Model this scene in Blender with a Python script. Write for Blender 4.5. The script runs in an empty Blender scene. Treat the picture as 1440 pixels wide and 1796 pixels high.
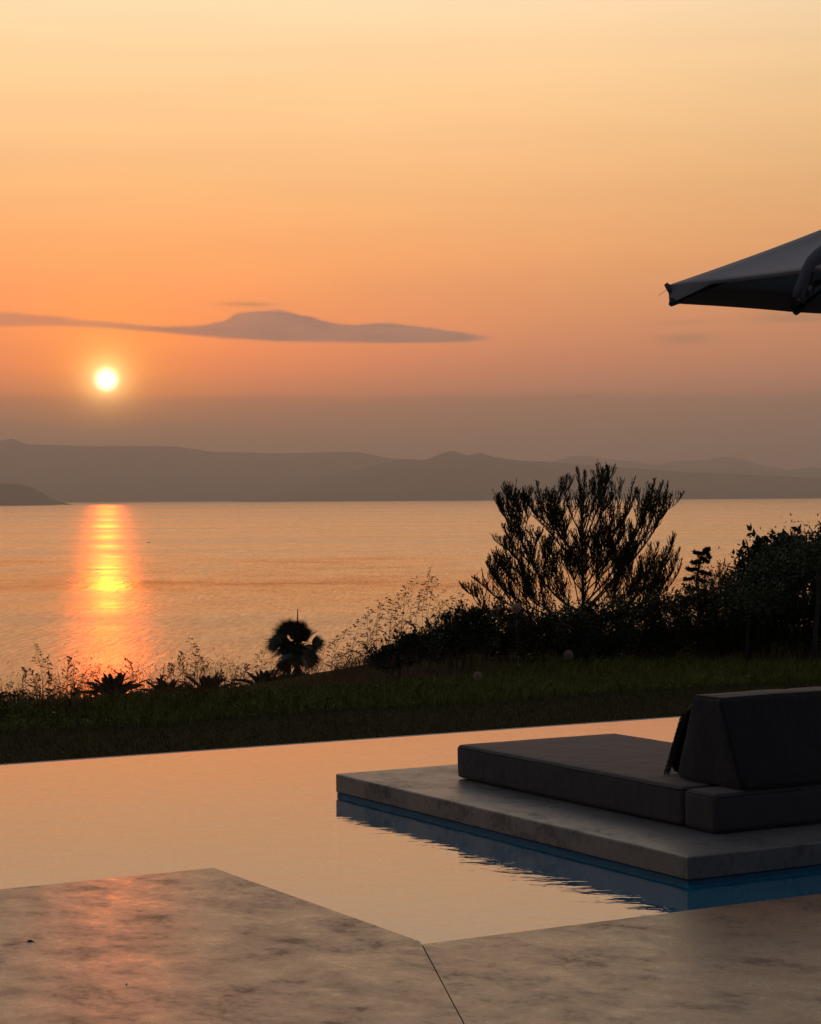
import bpy, bmesh, math, random
import numpy as np
from mathutils import Vector, Matrix, noise

sc = bpy.context.scene
COL = sc.collection
R = math.radians
random.seed(7)
rng = np.random.default_rng(11)

# ------------------------------------------------------------------ camera
EYE = 1.6                      # metres above the pool water (z = 0)
F = 3740.0                     # focal length in pixels of a 1440 px wide frame
PITCH = math.atan(28.0 / F)
ROLL = R(0.36)
cam_d = bpy.data.cameras.new('camera')
cam = bpy.data.objects.new('camera', cam_d); COL.objects.link(cam)
cam_d.sensor_fit = 'HORIZONTAL'; cam_d.sensor_width = 24.0
cam_d.lens = 24.0 * F / 1440.0
cam_d.clip_start = 0.05; cam_d.clip_end = 200000
ROT = (Matrix.Rotation(R(90) - PITCH, 3, 'X') @ Matrix.Rotation(-ROLL, 3, 'Z'))
cam.matrix_world = Matrix.Translation((0, 0, EYE)) @ ROT.to_4x4()
sc.camera = cam

def ray(px, py):
    return ROT @ Vector(((px - 720) / F, (898 - py) / F, -1.0))
def at(px, py, Y):             # world point seen at that place, Y metres ahead
    d = ray(px, py); t = Y / d.y
    return Vector((d.x * t, Y, EYE + d.z * t))
def on(px, py, z):             # world point on the level z
    d = ray(px, py); t = (z - EYE) / d.z
    return Vector((d.x * t, d.y * t, z))
AX = R(29.8)                   # the pool's axes
UA = Vector((math.cos(AX), math.sin(AX), 0)); VA = Vector((-math.sin(AX), math.cos(AX), 0))
def uv(p): return p.dot(UA), p.dot(VA)
def W(u, v, z): return UA * u + VA * v + Vector((0, 0, z))

# ------------------------------------------------------------------ node helpers
def lin(c):
    return tuple(((x / 255) / 12.92 if x / 255 <= .04045 else ((x / 255 + .055) / 1.055) ** 2.4) for x in c)
class NT:
    def __init__(s, tree): s.t = tree; tree.nodes.clear()
    def n(s, typ, **k):
        nd = s.t.nodes.new(typ)
        for a, b in k.items(): setattr(nd, a, b)
        return nd
    def put(s, sock, v):
        if isinstance(v, bpy.types.NodeSocket): s.t.links.new(v, sock)
        elif v is not None:
            if isinstance(v, (tuple, list)) and len(v) == 3 and sock.type == 'RGBA': v = (*v, 1)
            sock.default_value = v
    def m(s, op, a, b=None, c=None, clamp=False):
        nd = s.n('ShaderNodeMath', operation=op, use_clamp=clamp)
        for i, v in enumerate((a, b, c)):
            if v is not None: s.put(nd.inputs[i], v)
        return nd.outputs[0]
    def ss(s, x, a, b):        # smooth 0..1 from a to b
        nd = s.n('ShaderNodeMapRange', interpolation_type='SMOOTHERSTEP')
        s.put(nd.inputs['Value'], x); s.put(nd.inputs['From Min'], a); s.put(nd.inputs['From Max'], b)
        return nd.outputs[0]
    def mr(s, x, a, b, c, d):
        nd = s.n('ShaderNodeMapRange')
        for nm, v in zip(('Value', 'From Min', 'From Max', 'To Min', 'To Max'), (x, a, b, c, d)): s.put(nd.inputs[nm], v)
        return nd.outputs[0]
    def mix(s, f, a, b, mode='MIX'):
        nd = s.n('ShaderNodeMix', data_type='RGBA', blend_type=mode)
        s.put(nd.inputs[0], f); s.put(nd.inputs[6], a); s.put(nd.inputs[7], b)
        return nd.outputs[2]
    def ramp(s, f, stops, interp='LINEAR'):
        nd = s.n('ShaderNodeValToRGB'); cr = nd.color_ramp; cr.interpolation = interp
        while len(cr.elements) > 1: cr.elements.remove(cr.elements[-1])
        cr.elements[0].position = stops[0][0]; cr.elements[0].color = (*stops[0][1], 1)
        for p, c in stops[1:]:
            e = cr.elements.new(p); e.color = (*c, 1)
        s.put(nd.inputs[0], f); return nd.outputs[0]
    def noise(s, vec, scale, detail=4, rough=.55, dist=0):
        nd = s.n('ShaderNodeTexNoise'); s.put(nd.inputs['Vector'], vec)
        nd.inputs['Scale'].default_value = scale; nd.inputs['Detail'].default_value = detail
        nd.inputs['Roughness'].default_value = rough; nd.inputs['Distortion'].default_value = dist
        return nd.outputs[0]
    def mapv(s, vec, scale=(1, 1, 1), rot=(0, 0, 0), loc=(0, 0, 0)):
        nd = s.n('ShaderNodeMapping'); s.put(nd.inputs[0], vec)
        nd.inputs['Scale'].default_value = scale; nd.inputs['Rotation'].default_value = rot; nd.inputs['Location'].default_value = loc
        return nd.outputs[0]
    def bump(s, h, dist, strength=1.0, normal=None):
        nd = s.n('ShaderNodeBump'); s.put(nd.inputs['Height'], h)
        nd.inputs['Distance'].default_value = dist; nd.inputs['Strength'].default_value = strength
        if normal is not None: s.put(nd.inputs['Normal'], normal)
        return nd.outputs[0]

# ------------------------------------------------------------------ sky (world)
SUN_EL, SUN_AZ = 3.14, -8.09    # degrees; azimuth from +Y towards +X
world = bpy.data.worlds.new('World'); sc.world = world; world.use_nodes = True
w = NT(world.node_tree)
tc = w.n('ShaderNodeTexCoord').outputs['Generated']
sep = w.n('ShaderNodeSeparateXYZ'); w.put(sep.inputs[0], tc)
X, Y, Z = sep.outputs
el = w.m('MULTIPLY', w.m('ARCSINE', Z), 57.2958)
az = w.m('MULTIPLY', w.m('ARCTAN2', X, Y), 57.2958)
# low sky, elevation -2..16 degrees
def E(py): return ((870 - py) / F * 57.2958 + 2) / 18.0
low = w.ramp(w.mr(el, -2, 16, 0, 1), [
    (0.0, lin((150, 112, 96))), (E(860), lin((150, 110, 94))), (E(790), lin((160, 113, 93))), (E(720), lin((188, 122, 93))),
    (E(640), lin((224, 138, 96))), (E(560), lin((237, 152, 97))), (E(450), lin((247, 170, 104))),
    (E(330), lin((251, 187, 121))), (E(180), lin((253, 203, 143))), (E(0), lin((254, 217, 168))), (.93, lin((252, 220, 182)))])
up = w.ramp(w.mr(el, 12, 90, 0, 1), [
    (0.0, lin((254, 219, 176))), (.12, lin((228, 206, 184))), (.3, lin((160, 156, 160))), (.6, lin((112, 118, 132))), (1.0, lin((96, 104, 124)))])
sky = w.mix(w.ss(el, 11.5, 16), low, up)
nish = w.n('ShaderNodeTexSky', sky_type='NISHITA', sun_disc=False, sun_elevation=R(SUN_EL), sun_rotation=R(SUN_AZ), air_density=1.4, dust_density=4.0, ozone_density=1.0)
w.put(nish.inputs[0], tc)
sky = w.mix(w.m('MULTIPLY', w.ss(el, 14, 40), .35), sky, w.mix(1.0, nish.outputs[0], (.12, .12, .12), 'MULTIPLY'))
# azimuth: away from the sunset the sky is dimmer and cooler
da = w.m('ABSOLUTE', w.m('SUBTRACT', az, SUN_AZ))
da = w.m('MINIMUM', da, w.m('SUBTRACT', 360, da))
away = w.ss(da, 2, 34)
sky = w.mix(w.m('MULTIPLY', away, 1.0), sky, w.mix(1.0, sky, (.74, .80, .86), 'MULTIPLY'))
away2 = w.ss(da, 26, 120)
sky = w.mix(away2, sky, w.mix(w.ss(el, -5, 60), lin((80, 78, 86)), lin((76, 82, 96))))
# sun glow: wide and tight
dx = w.m('MULTIPLY', w.m('SUBTRACT', az, SUN_AZ), 1.0)
dy = w.m('SUBTRACT', el, SUN_EL)
def rr(sx, sy): return w.m('ADD', w.m('POWER', w.m('DIVIDE', w.m('ABSOLUTE', dx), sx), 2), w.m('POWER', w.m('DIVIDE', w.m('ABSOLUTE', dy), sy), 2))
def gauss(sx, sy): return w.m('EXPONENT', w.m('MULTIPLY', rr(sx, sy), -1))
def addc(base, f, col): return w.mix(f, base, w.mix(1.0, base, col, 'ADD'))
def tint(base, f, col): return w.mix(f, base, w.mix(1.0, base, col, 'MULTIPLY'))
sky = tint(sky, gauss(15, 4.4), (1.30, 1.16, .92))
sky = tint(sky, gauss(7.5, 2.8), (1.55, 1.12, .54))
sky = tint(sky, gauss(2.4, 1.7), (1.25, 1.38, .36))
# the flat haze bank under the sun
wob = w.noise(w.mapv(tc, (14, 14, 30)), 1.0, 3, .5)
bank_top = w.m('ADD', 2.62, w.m('MULTIPLY', w.m('SUBTRACT', wob, .5), .5))
bank = w.m('SUBTRACT', 1.0, w.ss(w.m('SUBTRACT', el, bank_top), -.10, .22))
bank = w.m('MULTIPLY', bank, w.m('SUBTRACT', 1.0, w.m('MULTIPLY', gauss(1.5, 1.3), .75)))
sky = w.mix(w.m('MULTIPLY', bank, .85), sky, w.mix(1.0, sky, (.72, .79, .82), 'MULTIPLY'))
bank2 = w.m('SUBTRACT', 1.0, w.ss(w.m('SUBTRACT', el, w.m('ADD', 1.95, w.m('MULTIPLY', w.m('SUBTRACT', w.noise(w.mapv(tc, (40, 40, 10)), 1, 3), .5), .9))), -.03, .07))
bank2 = w.m('MULTIPLY', bank2, w.m('SUBTRACT', 1.0, w.ss(az, -7.5, -3)))
sky = w.mix(w.m('MULTIPLY', bank2, .55), sky, w.mix(1.0, sky, (.80, .84, .92), 'MULTIPLY'))
# clouds
def curve(x, pts):             # pts in (azimuth deg, elevation deg), azimuth -13..5
    nd = w.n('ShaderNodeFloatCurve'); c = nd.mapping.curves[0]
    ps = [((a + 13) / 18, e / 8) for a, e in pts]
    c.points[0].location = ps[0]; c.points[1].location = ps[-1]
    for p in ps[1:-1]: c.points.new(*p)
    nd.mapping.update(); w.put(nd.inputs['Value'], w.mr(x, -13, 5, 0, 1))
    return w.m('MULTIPLY', nd.outputs[0], 8)
def AE(px, py):
    d = ray(px, py).normalized()
    return math.degrees(math.atan2(d.x, d.y)), math.degrees(math.asin(d.z))
top_pts = [AE(*p) for p in [(-100, 540), (0, 547), (70, 552), (180, 562), (330, 571), (390, 562), (420, 548), (470, 544), (500, 544), (540, 554), (600, 567), (690, 566), (760, 575), (830, 584), (880, 592), (1010, 600)]]
bot_pts = [AE(*p) for p in [(-100, 570), (0, 574), (120, 574), (250, 582), (340, 590), (470, 599), (600, 602), (760, 602), (850, 598), (885, 592), (1010, 590)]]
cn = w.m('MULTIPLY', w.m('SUBTRACT', w.noise(w.mapv(tc, (45, 45, 190)), 1, 8, .72), .5), .22)
ct = w.ss(w.m('ADD', w.m('SUBTRACT', curve(az, top_pts), el), cn), -.05, .09)
cb = w.ss(w.m('ADD', w.m('SUBTRACT', el, curve(az, bot_pts)), w.m('MULTIPLY', cn, .4)), -.05, .10)
cloud = w.m('MULTIPLY', w.m('MULTIPLY', ct, cb), w.m('MULTIPLY', w.ss(az, -14, -12), w.m('SUBTRACT', 1, w.ss(az, 1.2, 2.9))))
cloud = w.m('MULTIPLY', cloud, w.mr(az, -9, -4, .62, .92))
layer = w.noise(w.mapv(tc, (5, 5, 60)), 1, 5, .6, .4)
sky = w.mix(1.0, sky, w.mix(w.mr(layer, .3, .7, 0, 1), (.955, .96, .975), (1.045, 1.03, 1.01)), 'MULTIPLY')
cin = w.mr(w.noise(w.mapv(tc, (30, 30, 110)), 1, 5, .65), .35, .65, -.28, .22)
ccol = w.mix(w.ss(az, -11, 0), lin((196, 122, 96)), lin((146, 112, 102)))
ccol = w.mix(w.m('ADD', .22, cin), ccol, lin((206, 140, 108)))
sky = w.mix(cloud, sky, ccol)
def streak(px, py, wpx, hpx, k):
    global sky
    a, e = AE(px, py); sa, se = wpx / F * 57.3, hpx / F * 57.3
    ee = w.m('ADD', w.m('SUBTRACT', el, e), w.m('MULTIPLY', cn, .6))
    q = w.m('ADD', w.m('POWER', w.m('ABSOLUTE', w.m('DIVIDE', w.m('SUBTRACT', az, a), sa)), 2), w.m('POWER', w.m('ABSOLUTE', w.m('DIVIDE', ee, se)), 2))
    f = w.m('MULTIPLY', w.m('EXPONENT', w.m('MULTIPLY', q, -1)), k)
    sky = w.mix(f, sky, w.mix(1.0, sky, (.62, .74, .88), 'MULTIPLY'))
streak(435, 534, 50, 4, 1.0); streak(1205, 594, 50, 9, .8); streak(1400, 557, 90, 10, .85); streak(1200, 566, 60, 5, .4); streak(330, 578, 90, 6, .35)
# aureole and disc
sky = addc(sky, gauss(.85, .85), (.9, .50, .10))
rad = w.m('SQRT', rr(1, 1))
sky = addc(sky, gauss(.50, .50), (1.5, 1.1, .45))
sky = addc(sky, gauss(.195, .195), (14, 11, 6.5))
# below the horizon
sky = w.mix(w.ss(el, -.2, -3), sky, lin((70, 62, 60)))
bg = w.n('ShaderNodeBackground'); w.put(bg.inputs[0], sky); bg.inputs[1].default_value = 1.38
wo = w.n('ShaderNodeOutputWorld'); w.t.links.new(bg.outputs[0], wo.inputs[0])

# ------------------------------------------------------------------ sun and exposure
sun_d = bpy.data.lights.new('sun', 'SUN'); sun = bpy.data.objects.new('sun', sun_d); COL.objects.link(sun)
sun_d.energy = .14; sun_d.angle = R(.53); sun_d.color = (1.0, .13, .010)
sd = Vector((math.sin(R(SUN_AZ)) * math.cos(R(SUN_EL)), math.cos(R(SUN_AZ)) * math.cos(R(SUN_EL)), math.sin(R(SUN_EL))))
sun.rotation_euler = sd.to_track_quat('Z', 'Y').to_euler()
sc.view_settings.view_transform = 'Standard'; sc.view_settings.look = 'None'
sc.view_settings.exposure = 0.0; sc.view_settings.gamma = 1.0
sc.render.engine = 'CYCLES'
sc.cycles.use_denoising = True
try: sc.cycles.denoiser = 'OPENIMAGEDENOISE'
except Exception: pass
sc.cycles.max_bounces = 6; sc.cycles.diffuse_bounces = 3; sc.cycles.glossy_bounces = 3; sc.cycles.transmission_bounces = 3
sc.cycles.volume_bounces = 0; sc.cycles.transparent_max_bounces = 8
sc.cycles.sample_clamp_indirect = 6
sc.cycles.caustics_reflective = False; sc.cycles.caustics_refractive = False

# ------------------------------------------------------------------ mesh helpers
def tag(o, label=None, cat=None, group=None, kind=None):
    if label: o['label'] = label
    if cat: o['category'] = cat
    if group: o['group'] = group
    if kind: o['kind'] = kind
    return o
def link(name, me, mat, parent=None, smooth=False):
    if mat is not None: me.materials.append(mat)
    if smooth: me.polygons.foreach_set('use_smooth', [True] * len(me.polygons))
    o = bpy.data.objects.new(name, me); COL.objects.link(o)
    if parent is not None: o.parent = parent
    return o
def thing(name, loc, label, cat, group=None, rz=0):
    o = bpy.data.objects.new(name, None); o.location = loc; o.rotation_euler = (0, 0, rz)
    o.empty_display_size = .1; COL.objects.link(o); return tag(o, label, cat, group)
class MB:
    def __init__(s): s.v = []; s.f = []
    def add(s, vs, fs):
        b = len(s.v); s.v += [tuple(p) for p in vs]; s.f += [tuple(i + b for i in f) for f in fs]; return s
    def tube(s, pts, rad, n=6, cap=True):
        pts = [Vector(p) for p in pts]; N = len(pts)
        rs = rad if isinstance(rad, (list, tuple)) else [rad] * N
        vs = []; ref = None
        for i, p in enumerate(pts):
            d = (pts[min(i + 1, N - 1)] - pts[max(i - 1, 0)]).normalized()
            if ref is None: ref = d.orthogonal().normalized()
            ref = (ref - d * ref.dot(d))
            ref = ref.normalized() if ref.length > 1e-6 else d.orthogonal().normalized()
            b = d.cross(ref)
            for k in range(n):
                a = 2 * math.pi * k / n; vs.append(p + (ref * math.cos(a) + b * math.sin(a)) * rs[i])
        fs = [(i * n + k, i * n + (k + 1) % n, (i + 1) * n + (k + 1) % n, (i + 1) * n + k) for i in range(N - 1) for k in range(n)]
        if cap: fs += [tuple(range(n - 1, -1, -1)), tuple((N - 1) * n + k for k in range(n))]
        return s.add(vs, fs)
    def prism(s, poly, z0, z1):      # poly: list of (x,y), ccw
        n = len(poly)
        vs = [(x, y, z0) for x, y in poly] + [(x, y, z1) for x, y in poly]
        fs = [tuple(range(n - 1, -1, -1)), tuple(range(n, 2 * n))] + [(i, (i + 1) % n, n + (i + 1) % n, n + i) for i in range(n)]
        return s.add(vs, fs)
    def build(s, name, mat, parent=None, smooth=False):
        me = bpy.data.meshes.new(name); me.from_pydata(s.v, [], s.f); me.update()
        return link(name, me, mat, parent, smooth)
def quads(name, Q, mat, parent=None, tri=False):      # Q: (N,4,3) array, or (N,3,3)
    Q = np.asarray(Q, dtype=np.float32); k = Q.shape[1]; n = Q.shape[0]
    me = bpy.data.meshes.new(name)
    me.vertices.add(n * k); me.vertices.foreach_set('co', Q.reshape(-1))
    me.loops.add(n * k); me.loops.foreach_set('vertex_index', np.arange(n * k, dtype=np.int32))
    me.polygons.add(n); me.polygons.foreach_set('loop_start', np.arange(0, n * k, k, dtype=np.int32))
    me.polygons.foreach_set('loop_total', np.full(n, k, dtype=np.int32))
    me.update(calc_edges=True); me.validate()
    return link(name, me, mat, parent)
def bevel(o, wd, seg=2):
    m = o.modifiers.new('bevel', 'BEVEL'); m.width = wd; m.segments = seg; m.limit_method = 'ANGLE'; return o
def rbox(hx, hy, hz, r, puff=.0, warp=None, nx=14, seedn=0):
    """soft cushion block with rounded edges, centre at origin"""
    def axis(h):
        e = [h * t for t in np.linspace(-1, 1, nx)]
        e = [t for t in e if abs(t) < h - r] + [s_ * (h - r + r * k) for s_ in (-1, 1) for k in (0, .25, .5, .75, 1)]
        return sorted(e)
    ax = [axis(hx), axis(hy), axis(hz)]; H = (hx, hy, hz)
    idx = {}; vs = []; fs = []
    def vert(p):
        key = tuple(round(c, 5) for c in p)
        if key not in idx:
            inner = [max(-(H[i] - r), min(H[i] - r, p[i])) for i in range(3)]
            d = Vector([p[i] - inner[i] for i in range(3)])
            q = Vector(inner) + (d.normalized() * r if d.length > 1e-9 else d)
            for i in range(3):
                if abs(abs(p[i]) - H[i]) < 1e-6:
                    j, k = (i + 1) % 3, (i + 2) % 3
                    wgt = (1 - (p[j] / H[j]) ** 2) * (1 - (p[k] / H[k]) ** 2)
                    q[i] += math.copysign(puff * wgt ** .5 if wgt > 0 else 0, p[i])
            nz = noise.noise(Vector(q) * 5 + Vector((seedn, 0, 0))) * .0055 + noise.noise(Vector(q) * 14 + Vector((0, seedn, 0))) * .0022
            q = q + (q.normalized() * nz)
            if warp: q = warp(q)
            idx[key] = len(vs); vs.append(q)
        return idx[key]
    for i in range(3):
        j, k = (i + 1) % 3, (i + 2) % 3
        for sgn in (-1, 1):
            for a in range(len(ax[j]) - 1):
                for b in range(len(ax[k]) - 1):
                    c = []
                    for da_, db_ in ((0, 0), (1, 0), (1, 1), (0, 1)):
                        p = [0, 0, 0]; p[i] = sgn * H[i]; p[j] = ax[j][a + da_]; p[k] = ax[k][b + db_]; c.append(vert(p))
                    fs.append(tuple(c) if sgn > 0 else tuple(reversed(c)))
    return vs, fs

# ------------------------------------------------------------------ materials
def pmat(name, base=(.5, .5, .5), rough=.6, spec=.5, var=None, vscale=3, bump=None, metal=0, detail=5, transl=None):
    m = bpy.data.materials.new(name); m.use_nodes = True; t = NT(m.node_tree)
    p = t.n('ShaderNodeBsdfPrincipled'); o = t.n('ShaderNodeOutputMaterial')
    co = t.n('ShaderNodeTexCoord').outputs['Object']
    col = base
    if var is not None:
        col = t.mix(t.mr(t.noise(co, vscale, detail, .6), .32, .68, 0, 1), base, var)
    t.put(p.inputs['Base Color'], col); p.inputs['Roughness'].default_value = rough
    p.inputs['Specular IOR Level'].default_value = spec; p.inputs['Metallic'].default_value = metal
    if bump: t.put(p.inputs['Normal'], t.bump(t.noise(co, bump[0], 4, .6), bump[1]))
    out = p.outputs[0]
    if transl:
        tl = t.n('ShaderNodeBsdfTranslucent'); t.put(tl.inputs[0], transl[1]); mx = t.n('ShaderNodeMixShader')
        mx.inputs[0].default_value = transl[0]; t.t.links.new(out, mx.inputs[1]); t.t.links.new(tl.outputs[0], mx.inputs[2]); out = mx.outputs[0]
    t.t.links.new(out, o.inputs[0]); return m
def fabric(name, a, b, scale=900, transl=0):
    m = bpy.data.materials.new(name); m.use_nodes = True; t = NT(m.node_tree)
    p = t.n('ShaderNodeBsdfPrincipled'); o = t.n('ShaderNodeOutputMaterial')
    co = t.n('ShaderNodeTexCoord').outputs['Object']
    wv = t.noise(t.mapv(co, (1, .25, 1)), scale * .25, 2); big = t.noise(co, 2.2, 4, .6)
    t.put(p.inputs['Base Color'], t.mix(t.m('ADD', t.m('MULTIPLY', wv, .5), t.m('MULTIPLY', big, .5)), a, b))
    p.inputs['Roughness'].default_value = .85; p.inputs['Specular IOR Level'].default_value = .25
    p.inputs['Sheen Weight'].default_value = .15
    nb = t.bump(t.noise(co, 7, 3, .55), .012)
    t.put(p.inputs['Normal'], t.bump(wv, .0006, 1, nb)); out = p.outputs[0]
    if transl:
        tl = t.n('ShaderNodeBsdfTranslucent'); t.put(tl.inputs[0], a); mx = t.n('ShaderNodeMixShader'); mx.inputs[0].default_value = transl
        t.t.links.new(out, mx.inputs[1]); t.t.links.new(tl.outputs[0], mx.inputs[2]); out = mx.outputs[0]
    t.t.links.new(out, o.inputs[0]); return m
def concrete(name, a, b, r0, r1, stain=.6, off=0.0):
    m = bpy.data.materials.new(name); m.use_nodes = True; t = NT(m.node_tree)
    p = t.n('ShaderNodeBsdfPrincipled'); o = t.n('ShaderNodeOutputMaterial')
    co = t.mapv(t.n('ShaderNodeTexCoord').outputs['Object'], (1, 1, 1), (0, 0, AX), (off, off, 0))
    n1 = t.noise(co, 1.3, 8, .66, .15); n2 = t.noise(t.mapv(co, (1, 1, 1), (0, 0, 1.1)), 4.2, 10, .78, .1); n3 = t.noise(co, 34, 8, .82); n4 = t.noise(t.mapv(co, (1, 1.3, 1), (0, 0, .5)), 3.6, 14, .82, .1)
    col = t.mix(t.mr(t.m("ADD", t.m("MULTIPLY", n1, .45), t.m("MULTIPLY", n2, .55)), .42, .59, 0, 1), a, b)
    st = t.m('MULTIPLY', t.ss(n4, .51, .60), stain)                       # dark trowel blotches
    col = t.mix(st, col, tuple(c * .42 for c in a))
    col = t.mix(t.m('MULTIPLY', t.ss(n3, .47, .60), .6), col, tuple(c * .5 for c in a))
    n5 = t.noise(co, 120, 4, .8); sc1 = t.noise(t.mapv(co, (70, 5, 1), (0, 0, .6)), 1, 3, .6); sc2 = t.noise(t.mapv(co, (6, 64, 1), (0, 0, .25)), 1, 3, .6)
    col = t.mix(t.m('MULTIPLY', t.ss(n5, .56, .70), .55), col, tuple(c * .35 for c in a))          # pinholes and grit
    col = t.mix(t.m('MULTIPLY', t.m('ADD', t.ss(sc1, .60, .70), t.ss(sc2, .60, .70)), .30), col, tuple(c * .5 for c in a))
    t.put(p.inputs['Base Color'], col)
    ro = t.mr(t.m('ADD', t.m('MULTIPLY', n4, .6), t.m('MULTIPLY', n2, .4)), .36, .60, r0, r1)
    t.put(p.inputs['Roughness'], ro); t.put(p.inputs['Specular IOR Level'], t.mr(t.m('ADD', st, t.m('MULTIPLY', t.ss(n2, .48, .60), .4)), 0, 1.0, .85, .15))
    b1 = t.bump(n2, .0016); b2 = t.bump(n3, .0004, 1, b1); b3 = t.bump(n1, .0012, 1, b2)
    t.put(p.inputs['Normal'], b3)
    t.t.links.new(p.outputs[0], o.inputs[0]); return m

M = {}
M['deck'] = concrete('polished deck concrete', (.11, .046, .020), (.33, .150, .068),   .18, .46, .62)
M['slab'] = concrete('platform concrete', (.105, .105, .10), (.17, .16, .15), .32, .50, .55, 3.0)
M['blue'] = pmat('blue pool render', (.003, .085, .15), .55, .4, (.004, .10, .18), 2, (30, .002))
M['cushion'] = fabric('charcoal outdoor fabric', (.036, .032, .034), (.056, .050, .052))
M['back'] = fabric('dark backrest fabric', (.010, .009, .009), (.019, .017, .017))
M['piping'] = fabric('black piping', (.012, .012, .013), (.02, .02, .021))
M['canopy'] = fabric('grey parasol cloth', (.30, .295, .30), (.35, .34, .345), transl=.10)
M['strap'] = fabric('parasol tie cloth', (.09, .092, .105), (.14, .14, .155))
M['metal'] = pmat('dark powder coated metal', (.03, .03, .032), .4, .5)
M['rope'] = pmat('tassel yarn', (.05, .045, .03), .9, .2)
M['bark'] = pmat('dark bark', (.05, .037, .026), .9, .2, (.08, .06, .045), 12, (40, .01))
M['pale_bark'] = pmat('pale bark', (.05, .043, .036), .9, .2, (.075, .062, .05), 12, (40, .01))
M['needle'] = pmat('needles', (.022, .034, .012), .7, .25, (.04, .05, .018), 3)
M['leaf'] = pmat('dark leaves', (.018, .03, .010), .6, .3, (.036, .05, .016), 3)
M['leaf_brown'] = pmat('browning leaves', (.045, .032, .016), .7, .25, (.062, .050, .02), 4)
M['leaf_green'] = pmat('mid green leaves', (.03, .042, .012), .6, .3, (.055, .065, .02), 3)
M['palm'] = pmat('palm leaf', (.016, .026, .008), .55, .35, (.03, .042, .014), 2)
M['straw'] = pmat('dry grass', (.06, .038, .022), .8, .2, (.09, .058, .034), 9, transl=(.16, (.20, .09, .04)))
M['grass'] = pmat('meadow grass', (.11, .12, .020), .8, .2, (.16, .165, .030), 1.2)
M['lawn'] = pmat('mown lawn blades', (.075, .068, .014), .85, .15, (.11, .092, .022), .8)
M['fluff'] = pmat('seed fluff', (.55, .42, .33), .9, .2, transl=(.4, (.5, .36, .28)))
M['petal'] = pmat('pale petals', (.6, .55, .5), .8, .2)
M['hill'] = pmat('hill scrub', (.035, .04, .03), .95, .1, (.06, .058, .045), .0012)
M['boat'] = pmat('dark boat hull', (.03, .025, .022), .5, .4)

def terrain_mat():
    m = bpy.data.materials.new('soil and turf'); m.use_nodes = True; t = NT(m.node_tree)
    p = t.n('ShaderNodeBsdfPrincipled'); o = t.n('ShaderNodeOutputMaterial')
    co = t.n('ShaderNodeTexCoord').outputs['Object']
    c = t.mix(t.mr(t.noise(co, .7, 5), .4, .6, 0, 1), (.050, .044, .012), (.070, .055, .018))
    c = t.mix(t.mr(t.noise(co, 22, 6, .7), .4, .6, 0, .7), c, (.012, .012, .005))
    t.put(p.inputs['Base Color'], c); p.inputs['Roughness'].default_value = 1; p.inputs['Specular IOR Level'].default_value = .05
    t.put(p.inputs['Normal'], t.bump(t.noise(co, 30, 6, .7), .05))
    t.t.links.new(p.outputs[0], o.inputs[0]); return m
M['terrain'] = terrain_mat()

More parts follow.
